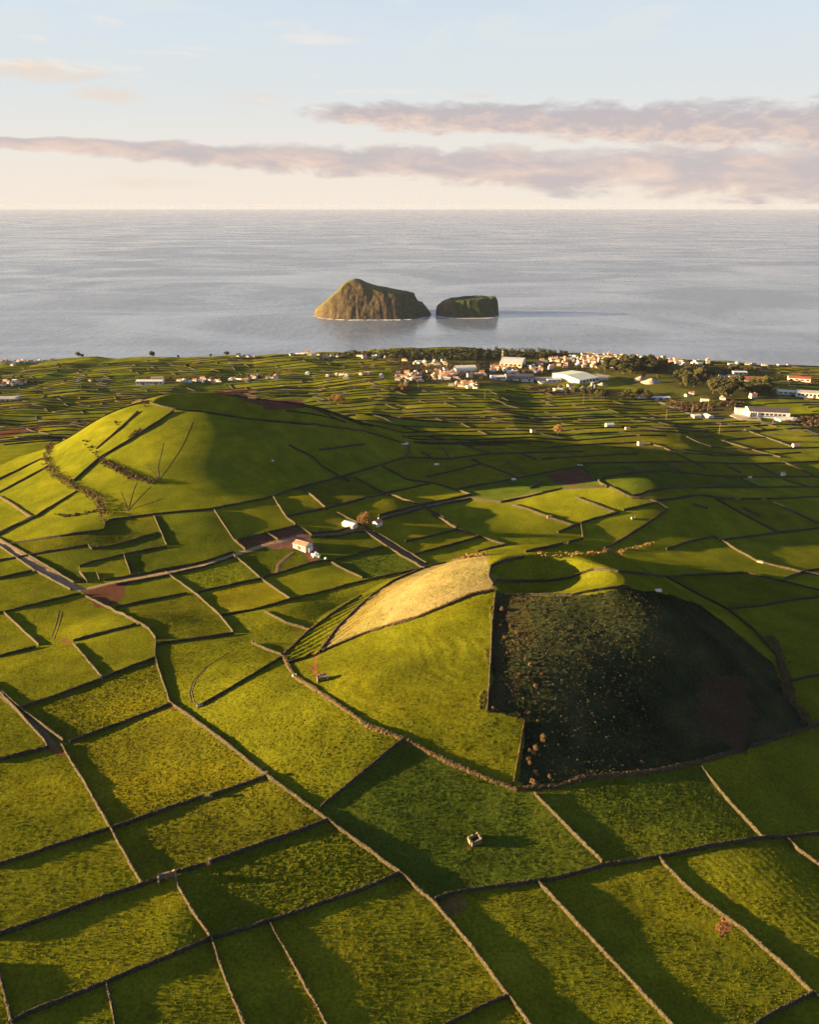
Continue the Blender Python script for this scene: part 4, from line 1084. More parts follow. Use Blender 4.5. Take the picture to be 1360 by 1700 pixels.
def windows(root, spots, z0, z1, w, depth=0.12):
    """spots: (x, y, axis) with axis 'x' for a wall running along x"""
    for x, y, ax, s in spots:
        m = MB()
        if ax == 'x': m.box(x - w / 2, x + w / 2, y - (depth if s < 0 else 0.02), y + (depth if s > 0 else 0.02), z0, z1)
        else: m.box(x - (depth if s < 0 else 0.02), x + (depth if s > 0 else 0.02), y - w / 2, y + w / 2, z0, z1)
        m.obj('window', MAT['glass'], root)
def house(name, w, d, h, rh, wall, roofm, wing=False, chimney=True):
    r = empty(name, (0, 0, 0))
    m = MB(); m.gable(-w / 2, w / 2, -d / 2, d / 2, -1.5, h, h + rh)
    if wing: m.box(w / 2 - 0.02, w / 2 + w * 0.35, -d / 2 + 0.5, d / 2 - 0.8, -1.5, h * 0.75)
    m.obj('wall', MAT[wall], r)
    q = MB(); q.roof(-w / 2, w / 2, -d / 2, d / 2, h, h + rh)
    rf = q.obj('roof', MAT[roofm], r)
    if chimney:
        c = MB(); c.box(w * 0.28, w * 0.28 + 0.8, d * 0.1, d * 0.1 + 0.8, h + 0.2, h + rh + 0.9); c.obj('chimney', MAT[wall], rf)
    for i in range(2):
        k = MB(); x = -w * 0.3 + i * w * 0.6
        k.box(x - 0.55, x + 0.55, -d / 2 - 0.05, -d / 2 + 0.05, 1.0, 2.3)
        k.obj('window', MAT['glass'], r)
    dd = MB(); dd.box(-0.5, 0.5, -d / 2 - 0.06, -d / 2 + 0.05, 0, 2.1); dd.obj('door', MAT['door'], r)
    return r
KINDS_H = [('white house with orange roof', house('house', 9, 7, 3.6, 1.9, 'white', 'terracotta')),
           ('white house with brown tiled roof', house('house', 11, 7, 3.4, 1.7, 'white', 'old_tile', wing=True)),
           ('two storey white house with orange roof', house('house', 9, 8, 6.0, 2.0, 'white', 'terracotta')),
           ('cream house with orange roof', house('house', 10, 7, 3.8, 1.8, 'cream', 'terracotta', wing=True)),
           ('white house with pale low roof', house('house', 12, 8, 3.6, 0.9, 'white', 'pale_roof', chimney=False)),
           ('pink house with brown roof', house('house', 9, 7, 4.2, 1.9, 'pink', 'old_tile'))]
for _, hroot in KINDS_H:
    hroot['category'] = 'house'
used_kind = set()
hr = random.Random(21)
placed_xy = []
def put_house(px, py, where, group, k=None, sc=None, mind=0.0):
    k = hr.choices(range(6), [7, 4, 4, 2, 5, 1])[0] if k is None else k
    p = at(px, py)
    if any(abs(p[0] - q[0]) + abs(p[1] - q[1]) < mind for q in placed_xy): return None
    placed_xy.append(p)
    txt, root = KINDS_H[k]
    label = f'{txt} {where}'
    rz = hr.choice([0, 0, math.pi / 2]) + hr.uniform(-0.4, 0.4)
    sc = sc or hr.uniform(0.68, 1.0)
    if k not in used_kind:
        used_kind.add(k); root.location = p; root.rotation_euler = (0, 0, rz); root.scale = (sc,) * 3
        root['label'] = label; root['group'] = group; return root
    return dup(root, p, rz, sc, label, group)
def cluster(poly, n, where, group, mind=13.0):
    P = pts(poly); x0, y0 = P.min(0); x1, y1 = P.max(0); c = 0; tries = 0
    while c < n and tries < n * 30:
        tries += 1
        x = hr.uniform(x0, x1); y = hr.uniform(y0, y1)
        if in_poly(np.array([x]), np.array([y]), P)[0] and put_house(x, y, where, group, mind=mind): c += 1
cluster([948,592, 985,586, 1035,588, 1034,606, 1010,612, 985,612, 950,609], 62, 'in the dense village before the sea', 'houses of the dense seaside village')
cluster([900,598, 950,592, 950,610, 915,614, 880,622, 878,608], 30, 'on the looser edge of the seaside village', 'houses on the loose village edge')
cluster([815,608, 900,602, 900,620, 870,622, 818,621], 24, 'just behind the blue and white warehouse', 'houses behind the warehouse')
cluster([708,616, 745,614, 762,622, 758,632, 716,632], 24, 'in the knot by the arched white hall', 'houses by the arched hall')
cluster([658,617, 698,614, 698,634, 660,634], 18, 'on the near corner of the village', 'houses on the near village corner')
cluster([686,601, 745,600, 744,608, 690,608], 15, 'in the row under the coastal wood', 'houses under the coastal wood')
cluster([742,636, 800,637, 800,646, 745,642], 9, 'in the low row in front of the village', 'houses in front of the village')
cluster([1082,594, 1120,598, 1120,604, 1090,602], 11, 'behind the dark grove near the shore', 'houses behind the grove')
cluster([1106,599, 1178,601, 1178,606, 1108,606], 16, 'at the bright end of the shore village', 'houses at the shore village end')
cluster([924,645, 950,645, 950,651, 926,651], 5, 'beside the quarry heaps', 'houses beside the quarry')
cluster([5,600, 94,594, 94,599, 5,605], 14, 'on the skyline shore behind the far fields', 'houses along the skyline shore')
cluster([0,634, 46,634, 46,640, 0,642], 9, 'among the trees beside the picture edge fields', 'houses by the edge trees')
for lst, where, group in (
    ([298,634, 306,634, 315,635, 324,633, 333,634, 337,630, 349,632, 354,636, 361,634], 'next to the long white farm row', 'houses by the long white row'),
    ([384,632, 390,631, 397,632, 405,632, 412,632, 419,627, 423,629, 430,624, 446,629, 453,629, 459,629], 'in the white hamlet past the red field', 'houses of the white hamlet'),
    ([396,591, 405,590, 412,590, 423,594, 484,590, 495,589, 503,589, 510,588, 515,590, 522,593, 529,590, 540,593, 552,593, 560,593], 'in the skyline hamlet over the sea', 'houses of the skyline hamlet'),
    ([511,622, 544,625, 560,623, 568,624, 576,625, 574,629, 599,623, 609,622, 634,628], 'in the thin row between two fields', 'houses of the thin row'),
    ([597,593, 605,595, 622,593, 628,592, 640,594, 671,599], 'against the coastal wood', 'houses against the coastal wood'),
    ([689,585, 714,585, 720,586], 'up inside the coastal wood', 'houses inside the coastal wood'),
    ([1213,606, 1224,606, 1241,607, 1251,607, 1268,606, 1294,606, 1310,607], 'scattered on the shore fields', 'houses on the shore fields'),
    ([1065,663, 1142,658, 1148,657, 1170,667, 1200,664, 1156,693, 1176,694, 1250,661], 'along the village road', 'houses along the village road'),
    ([131,633, 150,633, 164,632, 22,607], 'alone among the far yellow fields', 'lone houses in the yellow fields'),
    ([780,627, 792,622, 800,622, 806,624, 790,645, 786,641], 'in front of the village centre', 'houses before the village centre'),
    ([1032,588, 1041,589, 1050,589, 1059,590, 1068,592, 1076,593], 'in the line of shore houses above the grove', 'houses in the shore line')):
    for x, y in pts(lst): put_house(x, y, where, group)

# big halls and sheds: each its own
def hall(name, px, py, w, d, h, rh, rz, wall, roofm, label, cat, wins=0, doors=1, band=None):
    r = empty(name, at(px, py), rz, label, cat)
    m = MB(); m.gable(-w / 2, w / 2, -d / 2, d / 2, -3, h, h + rh); m.obj('wall', MAT[wall], r)
    q = MB(); q.roof(-w / 2, w / 2, -d / 2, d / 2, h, h + rh, 0.25, 0.5); q.obj('roof', MAT[roofm], r)
    windows(r, [(-w / 2 + w * (i + 0.5) / wins, -d / 2, 'x', -1) for i in range(wins)], h * 0.45, h * 0.8, w / max(wins, 1) * 0.55)
    for i in range(doors):
        k = MB(); x = -w / 2 + w * (i + 0.5) / doors; k.box(x - 1.8, x + 1.8, -d / 2 - 0.16, -d / 2 + 0.05, 0, min(3.6, h * 0.6)); k.obj('door', MAT['door'], r)
    if band:
        b = MB(); b.box(-w / 2 - 0.1, w / 2 + 0.1, -d / 2 - 0.14, -d / 2 - 0.02, h * 0.78, h * 0.98); b.obj('fascia', MAT[band], r)
    return r
hall('warehouse', 862, 631, 46, 22, 8, 2.0, 0.03, 'white', 'dark_roof', 'long white warehouse with dark roof and blue band before the village', 'warehouse', 10, 3, 'blue')
hall('shed', 827, 630, 24, 15, 5.5, 1.6, 0.1, 'white', 'pale_roof', 'white low shed beside the blue and white warehouse', 'shed', 4, 1)
hall('hall', 851, 606, 42, 60, 9, 2.2, -0.25, 'cream', 'pale_roof', 'large pale roofed hall beside the radio mast', 'hall', 5, 2)
hall('hall', 955, 631, 44, 66, 8, 3.0, 0.55, 'white', 'green_roof', 'large hall with pale green ribbed roof by the concrete yard', 'hall', 6, 2)
hall('shed', 918, 634, 24, 14, 5, 1.2, 0.2, 'white', 'pale_roof', 'white shed between the warehouse and the pale green hall', 'shed', 3, 1)
hall('shed', 936, 650, 30, 12, 4, 1.2, 0.15, 'white', 'pale_roof', 'long white roofed shed in front of the quarry heaps', 'shed', 3, 1)
hall('farm_shed', 250, 638, 44, 13, 6, 1.8, 0.0, 'white', 'pale_roof', 'long white farm row with pale roof beyond the back hill', 'farm shed', 8, 2)
hall('farm_shed', 262, 633, 20, 12, 6, 1.8, 0.1, 'white', 'old_tile', 'short white farm wing standing behind the long white row', 'farm shed', 3, 1)
hall('grey_shed', 6, 666, 44, 18, 5.5, 1.5, 0.0, 'white', 'grey_roof', 'long grey roofed white shed cut by the picture edge', 'shed', 6, 1)
hall('long_shed', 1240, 632, 58, 17, 5, 2.2, -0.12, 'cream', 'red_roof', 'long dark red roofed hall behind the big grove', 'hall', 8, 2)
hall('shed', 1207, 628, 26, 12, 5, 1.2, -0.1, 'white', 'grey_roof', 'white shed with grey roof at the back of the big grove', 'shed', 4, 1)
hall('shed', 1227, 622, 24, 14, 5, 1.2, 0.0, 'white', 'pale_roof', 'pale flat shed behind the dark red roofed long hall', 'shed', 3, 1)
hall('shed', 1326, 633, 34, 16, 6, 2.4, -0.35, 'white', 'red_roof', 'white shed with red roof on the dark edge fields', 'shed', 4, 1)
hall('shed', 1314, 655, 40, 13, 5, 1.6, -0.2, 'white', 'pale_roof', 'low white shed before the long two-part factory wing', 'shed', 6, 1)
hall('factory_wing', 1350, 660, 46, 18, 8, 2.0, -0.3, 'white', 'grey_roof', 'long white two-part wing cut by the picture edge', 'factory wing', 9, 1)
hall('trailer_shed', 1096, 663, 26, 7, 3.6, 0.8, -0.05, 'white', 'pale_roof', 'long low white shed at the head of the village road', 'shed', 3, 1)
hall('shed', 1306, 699, 24, 14, 2.6, 0.6, 0.1, 'white', 'pale_roof', 'low white tarped shed next to the factory', 'shed', 0, 1)
# arched hall
r = empty('arched_hall', at(772, 617), 0.15, 'big white hall with arched roof and red end wall in the village', 'hall')
m = MB(); m.box(-18, 18, -12, 12, -3, 5); m.obj('wall', MAT['white'], r)
m = MB(); n = 12
prof = [(math.cos(math.pi * i / n) * 12.6, 5 + math.sin(math.pi * i / n) * 5.5) for i in range(n + 1)]
m.add([(-18.4, y, z) for y, z in prof] + [(18.4, y, z) for y, z in prof], [(i, i + 1, n + 2 + i, n + 1 + i) for i in range(n)]); m.obj('roof', MAT['white'], r, True)
m = MB(); m.add([(18.3, y, z) for y, z in prof] + [(18.6, y, z) for y, z in prof], [tuple(range(n, -1, -1)), tuple(range(n + 1, 2 * n + 2))] + [(i, i + 1, n + 2 + i, n + 1 + i) for i in range(n)]); m.obj('end_wall', MAT['red_roof'], r)
windows(r, [(-15 + 5 * i, -12, 'x', -1) for i in range(7)], 2.0, 3.8, 2.4)
# factory with curved front wall
r = empty('factory', at(1262, 693), -0.18, 'pale factory with long dark roof and curved entrance wall beside its yard', 'factory')
m = MB(); m.gable(-14, 34, -3, 22, -3, 8, 10.5); m.obj('wall', MAT['white'], r)
m = MB(); m.roof(-14, 34, -3, 22, 8, 10.5, 0.3, 0.6); m.obj('roof', MAT['dark_roof'], r)
m = MB(); n = 8
arc = [(-26 + 12 * math.sin(math.pi / 2 * i / n), -2 + 14 * math.cos(math.pi / 2 * i / n) - 4) for i in range(n + 1)]
vs = [(x, y, z) for z in (-3, 7) for x, y in arc] + [(x + 0.8, y + 0.8, z) for z in (-3, 7) for x, y in arc]; k = n + 1
m.add(vs, [(i, i + 1, k + i + 1, k + i) for i in range(n)] + [(2 * k + i, 3 * k + i, 3 * k + i + 1, 2 * k + i + 1) for i in range(n)] + [(k + i, k + i + 1, 3 * k + i + 1, 3 * k + i) for i in range(n)])
m.obj('curved_wall', MAT['cream'], r)
m = MB(); m.box(-27, -14.05, 8, 20, -3, 6.5); m.obj('office', MAT['cream'], r)
for i in range(3):
    m = MB(); m.box(-11 + i * 3, -10 + i * 3, -4.4, -3.05, -2, 7.2); m.obj('pillar', MAT['white'], r)
windows(r, [(2 + 5 * i, -3, 'x', -1) for i in range(6)], 3.5, 6.0, 3.4)
m = MB(); m.box(-6, 34, -4.6, -3.02, 2.6, 3.0); m.obj('canopy', MAT['blue'], r)

# radio mast
r = empty('radio_mast', at(833, 613), 0.3, 'tall lattice radio mast rising beside the pale roofed hall', 'mast')
H = 36.0
for sx, sy in ((-1, -1), (1, -1), (1, 1), (-1, 1)):
    m = MB(); m.bar((sx * 1.6, sy * 1.6, -1), (sx * 0.35, sy * 0.35, H), 0.16); m.obj('leg', MAT['steel'], r)
m = MB()
for k in range(14):
    z0 = H * k / 14; z1 = H * (k + 1) / 14; a0 = 1.6 - 1.25 * k / 14; a1 = 1.6 - 1.25 * (k + 1) / 14
    for i in range(4):
        c = ((-1, -1), (1, -1), (1, 1), (-1, 1)); p, q = c[i], c[(i + 1) % 4]
        m.bar((p[0] * a0, p[1] * a0, z0), (q[0] * a1, q[1] * a1, z1), 0.08, 4)
m.obj('bracing', MAT['steel'], r)
for z, rr in ((26, 1.0), (31, 0.9)):
    m = MB(); m.cyl(0.9, -0.6, z, z + 1.6, rr, rr, 10); m.obj('antenna', MAT['pale_roof'], r)
# power poles
poles = [(589,648,'on the dark field before the thin house row'), (694,646,'in front of the near village corner'), (805,663,'on the small fields before the warehouse'),
         (1106,696,'on the fields before the village road'), (1149,686,'beside the bend of the village road'), (1194,720,'on the shaded fields before the factory'), (1283,704,'in front of the factory corner'),
         (1175,683,'between the shrubs and the village road'), (968,672,'on the fields before the quarry')]
proto = None
for x, y, wtxt in poles:
    if proto is None:
        proto = empty('power_pole', at(x, y), 0.4, 'tall wooden power pole ' + wtxt, 'power pole', 'power poles on the far fields')
        m = MB(); m.cyl(0, 0, -1, 12.5, 0.30, 0.20); m.obj('pole', MAT['wood'], proto)
        m = MB(); m.box(-1.6, 1.6, -0.12, 0.12, 11.2, 11.5); m.obj('crossarm', MAT['wood'], proto)
    else: dup(proto, at(x, y), hr.uniform(0, 1), None, 'tall wooden power pole ' + wtxt)
# ------------------------------------------------------------------ farm in the middle
r = empty('barn', at(503, 909), -0.55, 'white barn with low pinkish tiled roof beside the brown walled garden', 'barn')
m = MB(); m.gable(-4.8, 4.8, -3.4, 3.4, -1, 3.1, 4.1); m.obj('wall', MAT['white'], r)
m = MB(); m.roof(-4.8, 4.8, -3.4, 3.4, 3.1, 4.1, 0.15, 0.3); rf = m.obj('roof', MAT['old_tile'], r)
m = MB(); m.bar((-5.1, 0, 4.32), (5.1, 0, 4.32), 0.16); m.obj('ridge', MAT['terracotta'], rf)
m = MB(); m.box(-1.3, 1.3, -3.5, -3.35, 0, 2.4); m.obj('door', MAT['door'], r)
windows(r, [(-3.4, -3.4, 'x', -1), (3.4, -3.4, 'x', -1)], 1.4, 2.4, 0.9, 0.08)
m = MB(); m.box(4.82, 6.6, -2.4, 1.4, -1, 2.0); m.obj('lean_to', MAT['white'], r)
r = empty('white_shed', at(581, 874), -0.6, 'low shed with white sheet roof next to the bare orange tree', 'shed')
m = MB(); m.gable(-4.2, 4.2, -2.6, 2.6, -1, 2.3, 3.0); m.obj('wall', MAT['white'], r)
m = MB(); m.roof(-4.2, 4.2, -2.6, 2.6, 2.3, 3.0, 0.12, 0.3); m.obj('roof', MAT['wrap'], r)
m = MB(); m.box(1.0, 2.6, -2.7, -2.55, 0, 1.9); m.obj('door', MAT['door'], r)
r = empty('cottage', at(627, 872), 0.9, 'tiny white cottage with orange gable past the bare orange tree', 'cottage')
m = MB(); m.gable(-2.6, 2.6, -2.0, 2.0, -1, 2.6, 4.0); m.obj('wall', MAT['white'], r)
m = MB(); m.roof(-2.6, 2.6, -2.0, 2.0, 2.6, 4.0, 0.14, 0.25); rf = m.obj('roof', MAT['terracotta'], r)
m = MB(); m.box(1.2, 1.8, 0.2, 0.8, 3.0, 4.8); m.obj('chimney', MAT['white'], rf)
m = MB(); m.box(-2.66, -2.55, -0.4, 0.4, 0, 1.9); m.obj('door', MAT['door'], r)
# wrapped bales
bm_ = MB(); n = 14
ringv = []
for y, rr in ((-0.62, 0.42), (-0.55, 0.62), (-0.3, 0.68), (0.3, 0.68), (0.55, 0.62), (0.62, 0.42)):
    ringv += [(rr * math.cos(2 * math.pi * i / n), y, 0.68 + rr * math.sin(2 * math.pi * i / n)) for i in range(n)]
bm_.add(ringv, [(k * n + i, k * n + (i + 1) % n, (k + 1) * n + (i + 1) % n, (k + 1) * n + i) for k in range(5) for i in range(n)] + [tuple(range(n - 1, -1, -1)), tuple(range(5 * n, 6 * n))])
bale = bm_.obj('wrapped_bale', MAT['wrap'], None, True)
tag(bale, 'white wrapped round bale heaped beside the barn', 'bale', 'white wrapped bales by the barn')
b0 = np.array(at(524, 926)); first = True
for k, (dx, dy, dz) in enumerate([(0, 0, 0), (1.45, .1, 0), (2.9, -.1, 0), (.2, 1.5, 0), (1.6, 1.6, 0), (3.0, 1.5, 0), (.5, 2.9, 0), (1.9, 3.0, 0), (-1.2, 2.6, 0), (.75, .7, 1.2), (2.2, .8, 1.2), (1.0, 2.2, 1.2)]):
    o = bale if first else bale.copy()
    if not first: COL.objects.link(o)
    first = False
    x, y = b0[0] + dx - 1.0, b0[1] + dy
    o.location = (x, y, float(hq(np.array([x]), np.array([y]))[0]) + dz); o.rotation_euler = (0, 0, hr.uniform(-.5, .5)); o.scale = (1.05,) * 3
o = bale.copy(); COL.objects.link(o); o.location = at(541, 929); o['label'] = 'single white wrapped bale lying apart from the heap'; del o['group']

# ------------------------------------------------------------------ little field buildings and troughs of stone
def ruin(name, px, py, w, d, h, rz, label, sides, cat, mat='block', gable_side=None):
    """roofless stone shelter: sides = subset of n s e w; jagged wall tops"""
    r = empty(name, at(px, py), rz, label, cat)
    t = 0.5
    segs = {'s': ((-w / 2, -d / 2), (w / 2, -d / 2)), 'n': ((-w / 2, d / 2), (w / 2, d / 2)), 'w': ((-w / 2, -d / 2 + t), (-w / 2, d / 2 - t)), 'e': ((w / 2, -d / 2 + t), (w / 2, d / 2 - t))}
    for s in sides:
        (x0, y0), (x1, y1) = segs[s]
        m = MB(); n = 6
        vs = []
        for i in range(n + 1):
            f = i / n; x = x0 + (x1 - x0) * f; y = y0 + (y1 - y0) * f
            hh = h * (1 + hr.uniform(-0.12, 0.12)) + ((1 - abs(2 * f - 1)) * h * 0.6 if s == gable_side else 0)
            ox, oy = (0, t / 2) if s in 'sn' else (t / 2, 0)
            vs += [(x - ox, y - oy, -1), (x + ox, y + oy, -1), (x + ox, y + oy, hh + hr.uniform(-.08, .08)), (x - ox, y - oy, hh)]
        fs = []
        for i in range(n):
            for k in range(4): fs.append((i * 4 + k, i * 4 + (k + 1) % 4, (i + 1) * 4 + (k + 1) % 4, (i + 1) * 4 + k))
        fs += [(3, 2, 1, 0), tuple(n * 4 + k for k in range(4))]
        m.add(vs, fs); m.obj('side_wall', MAT[mat], r)
    return r
r = ruin('stone_ruin', 278, 1463, 4.6, 3.2, 1.9, 0.35, 'roofless three-sided stone ruin where three field walls meet', 'nwe', 'ruin', gable_side='e')
m = MB(); m.box(-0.5, 0.1, 0.6, 1.1, -0.5, 1.1); m.obj('pillar', MAT['block'], r)
ruin('stone_tank', 788, 1396, 3.4, 2.4, 1.5, 0.45, 'small open stone tank alone in the middle of a dim field', 'nswe', 'tank')
r = ruin('trough_hut', 536, 1129, 3.8, 2.6, 1.9, 0.3, 'small dark hut with two pale wall ends at the foot of the front hill', 'nwe', 'hut')
m = MB(); m.box(-1.6, 1.6, -0.9, 1.0, 1.55, 1.75); m.obj('roof', MAT['wood'], r)
def hut(px, py, w, d, h, rz, label, wall='block', roofm='old_tile'):
    r = empty('hut', at(px, py), rz, label, 'hut')
    m = MB(); m.gable(-w / 2, w / 2, -d / 2, d / 2, -1, h, h + d * 0.25); m.obj('wall', MAT[wall], r)
    m = MB(); m.roof(-w / 2, w / 2, -d / 2, d / 2, h, h + d * 0.25, 0.12, 0.15); m.obj('roof', MAT[roofm], r)
    m = MB(); m.box(-0.4, 0.4, -d / 2 - 0.06, -d / 2 + 0.05, 0, min(1.8, h)); m.obj('door', MAT['door'], r)
hut(1300, 791, 3, 3, 4.2, 0.2, 'small tall hut catching the sun on the long shaded wall', 'cream', 'terracotta')
hut(1063, 739, 5, 4, 3.2, 0.2, 'small sunlit hut on the lit knoll of the far fields', 'cream')
hut(1012, 709, 9, 5, 3.4, 0.1, 'lone white hut with pale roof among the far green fields', 'white', 'pale_roof')
hut(1042, 713, 5, 3, 2.2, 0.1, 'low orange hut next to the lone white hut', 'cream', 'terracotta')
hut(1321, 743, 7, 4, 3.4, 0.1, 'small orange roofed hut at the end of a pale wall', 'cream', 'terracotta')
hut(885, 718, 5, 4, 3.0, 0.3, 'tiny pink hut by the round leafless tree', 'pink', 'terracotta')
hut(912, 860, 3, 2.2, 1.6, 0.2, 'small dark brown hut in the lit fields behind the front hill', 'block', 'old_tile')
def trough(px, py, w, d, h, rz, label, mat='wrap'):
    r = empty('trough', at(px, py), rz, label, 'trough')
    m = MB(); m.box(-w / 2, w / 2, -d / 2, d / 2, -0.3, 0.25); m.obj('base', MAT['block'], r)
    m = MB(); t = 0.14
    m.box(-w / 2, w / 2, -d / 2, -d / 2 + t, 0.25, h); m.box(-w / 2, w / 2, d / 2 - t, d / 2, 0.25, h)
    m.box(-w / 2, -w / 2 + t, -d / 2 + t, d / 2 - t, 0.25, h); m.box(w / 2 - t, w / 2, -d / 2 + t, d / 2 - t, 0.25, h); m.obj('rim', MAT[mat], r)
trough(672, 738, 7, 3, 1.5, 0.0, 'wide white trough under the wall corner at the back hill foot')
trough(725, 772, 4, 2, 1.3, 0.2, 'white trough with a dark bush beside it in the shaded field')
trough(853, 797, 3.5, 2, 1.3, 0.2, 'pale trough on the shaded wall corner before the ploughed field')
trough(963, 774, 4, 2.5, 1.4, 0.4, 'white trough at the top corner of the brown ploughed field')
trough(1245, 793, 3, 2, 1.3, 0.2, 'pale trough on the long shaded wall, well away from the sunlit hut')
trough(1051, 862, 2.2, 1.6, 1.5, 0.1, 'grey water trough throwing a long shadow on the lit knoll', 'steel')
trough(1262, 934, 3.6, 1.6, 1.2, -0.6, 'pale trough on the shaded slanting wall past the knoll', 'steel')
trough(1268, 829, 3.6, 1.6, 1.0, 0.0, 'pale flat trough on the crosswise wall over the knoll', 'steel')
trough(332, 1172, 2.2, 1.2, 0.9, 0.4, 'dark water trough by the corner of the oval track field', 'steel')
trough(489, 1123, 1.6, 1.2, 0.9, 0.4, 'small pale block trough on the bank at the hill toe', 'wrap')
trough(1093, 982, 2.5, 1.4, 1.0, 0.2, 'small pale trough on the shaded lip of the front crater', 'wrap')
trough(453, 766, 1.8, 1.2, 1.0, 0.0, 'lone small white trough on the shaded face of the back hill', 'wrap')
# gate posts at the muddy gaps
def gatepost(px, py, label):
    m = MB(); m.box(-0.35, 0.35, -0.35, 0.35, -0.5, 1.9); m.box(-0.45, 0.45, -0.45, 0.45, 1.9, 2.05)
    o = m.obj('gate_pillar', MAT['block']); o.location = at(px, py); o.rotation_euler = (0, 0, 0.4); tag(o, label, 'pillar')
gatepost(338, 1324, 'stone pillar on the near side of the muddy gap under the olive field')
gatepost(351, 1323, 'stone pillar across the muddy gap under the olive field')
gatepost(349, 1434, 'orange-lit stone pillar at the brown gateway near the ruin')
gatepost(420, 1069, 'stone pillar at the open end of the wall to the hill toe')
gatepost(169, 1128, 'stone pillar at the foot of the humped paddock wall')
gatepost(443, 1289, 'stone pillar where the crosswise wall meets the zigzag wall')

# ------------------------------------------------------------------ trees, bushes, hedges
def leaf_mat(name, c1, c2):
    m, nt, p, L = new_mat(name)
    oi = N(nt, 'ShaderNodeObjectInfo'); g = N(nt, 'ShaderNodeNewGeometry')
    n = N(nt, 'ShaderNodeTexNoise'); n.inputs['Scale'].default_value = 0.6; n.inputs['Detail'].default_value = 3; L(g.outputs['Position'], n.inputs['Vector'])
    ad = N(nt, 'ShaderNodeMath', operation='MULTIPLY_ADD'); L(oi.outputs['Random'], ad.inputs[0]); ad.inputs[1].default_value = 0.5; 
    ad2 = N(nt, 'ShaderNodeMath', operation='SUBTRACT'); L(n.outputs[0], ad2.inputs[0]); ad2.inputs[1].default_value = 0.25; L(ad2.outputs[0], ad.inputs[2])
    r = N(nt, 'ShaderNodeMix', data_type='RGBA'); L(ad.outputs[0], r.inputs[0]); r.inputs[6].default_value = (*c1, 1); r.inputs[7].default_value = (*c2, 1)
    L(r.outputs[2], p.inputs['Base Color']); p.inputs['Roughness'].default_value = 0.8; p.inputs['Specular IOR Level'].default_value = 0.15
    return m
MAT['leaf'] = leaf_mat('evergreen_leaf', (0.028, 0.036, 0.012), (0.070, 0.064, 0.020))
MAT['brownleaf'] = leaf_mat('brown_twig', (0.15, 0.085, 0.03), (0.26, 0.155, 0.055))
MAT['bracken'] = leaf_mat('dry_bracken', (0.07, 0.045, 0.024), (0.15, 0.09, 0.045))
MAT['scrub'] = leaf_mat('hedge_scrub', (0.055, 0.042, 0.018), (0.13, 0.075, 0.035))
MAT['bark'] = simple_mat('bark', (0.09, 0.065, 0.045), 0.95, scale=2.0)
def leaves(m, centres, n, size, lr):
    for _ in range(n):
        c, rad = lr.choice(centres)
        d = Vector((lr.gauss(0, 1), lr.gauss(0, 1), lr.gauss(0, 0.9))).normalized() * rad * (lr.random() ** 0.4)
        p = Vector(c) + d
        u = Vector((lr.gauss(0, 1), lr.gauss(0, 1), lr.gauss(0, 1))).normalized(); w = u.orthogonal().normalized()
        s = size * lr.uniform(0.6, 1.3)
        m.add([p - u * s, p + w * s * 0.6, p + u * s, p - w * s * 0.6], [(0, 1, 2, 3)])
def tree(h, rad, n, size, leaf, seed, limbs=5, squash=0.8):
    lr = random.Random(seed)
    r = empty('tree', (0, 0, 0), 0, None, 'tree')
    t = MB(); t.cyl(0, 0, -0.8, h * 0.35, h * 0.035, h * 0.025, 7); 
    cs = []
    for i in range(limbs):
        a = 2 * math.pi * i / limbs + lr.uniform(-.4, .4); rr = rad * lr.uniform(0.35, 0.62); z = h * lr.uniform(0.5, 0.82)
        t.bar((0, 0, h * 0.3), (rr * math.cos(a), rr * math.sin(a), z), h * 0.012, 5)
        cs.append(((rr * math.cos(a), rr * math.sin(a), z), rad * lr.uniform(0.38, 0.55)))
    cs.append(((0, 0, h * 0.8), rad * 0.5)); cs.append(((0, 0, h * 0.55), rad * 0.55))
    t.bar((0, 0, h * 0.3), (0, 0, h * 0.8), h * 0.014, 5)
    t.obj('trunk', MAT['bark'], r)
    m = MB(); leaves(m, cs, n, size, lr); m.obj('crown', MAT[leaf], r)
    return r
T = [tree(11, 6.0, 900, 0.85, 'leaf', 1), tree(13, 6.4, 1000, 0.9, 'leaf', 2, 6), tree(9, 5.0, 700, 0.75, 'leaf', 3, 4)]
t_used = set()
def put_tree(px, py, label, group=None, k=None, sc=None):
    k = hr.randrange(3) if k is None else k
    sc = sc or hr.uniform(0.75, 1.2); rz = hr.uniform(0, 6.28)
    if k not in t_used:
        t_used.add(k); o = T[k]; o.location = at(px, py); o.rotation_euler = (0, 0, rz); o.scale = (sc,) * 3
        o['label'] = label
        if group: o['group'] = group
        return o
    o = dup(T[k], at(px, py), rz, sc, label, group)
    if group is None and 'group' in o: del o['group']
    return o
def grove(poly, n, label, group, sc=(0.8, 1.25)):
    P = pts(poly); x0, y0 = P.min(0); x1, y1 = P.max(0); c = 0
    while c < n:
        x = hr.uniform(x0, x1); y = hr.uniform(y0, y1)
        if in_poly(np.array([x]), np.array([y]), P)[0]: put_tree(x, y, label, group, None, hr.uniform(*sc)); c += 1
grove([985,612, 1010,606, 1050,604, 1085,606, 1112,611, 1110,619, 1050,622, 1000,621], 80, 'dark evergreen tree in the grove under the seaside village', 'trees of the grove under the village', (1.1, 1.75))
grove([1118,630, 1140,622, 1165,622, 1175,640, 1160,648, 1130,640], 34, 'bushy tree in the grove by the pale shed roofs', 'trees of the smaller roadside grove', (1.1, 1.7))
grove([1176,648, 1200,638, 1245,640, 1280,648, 1280,656, 1210,660, 1180,658], 48, 'dark tree in the grove in front of the dark red hall', 'trees of the grove by the red hall', (1.1, 1.6))
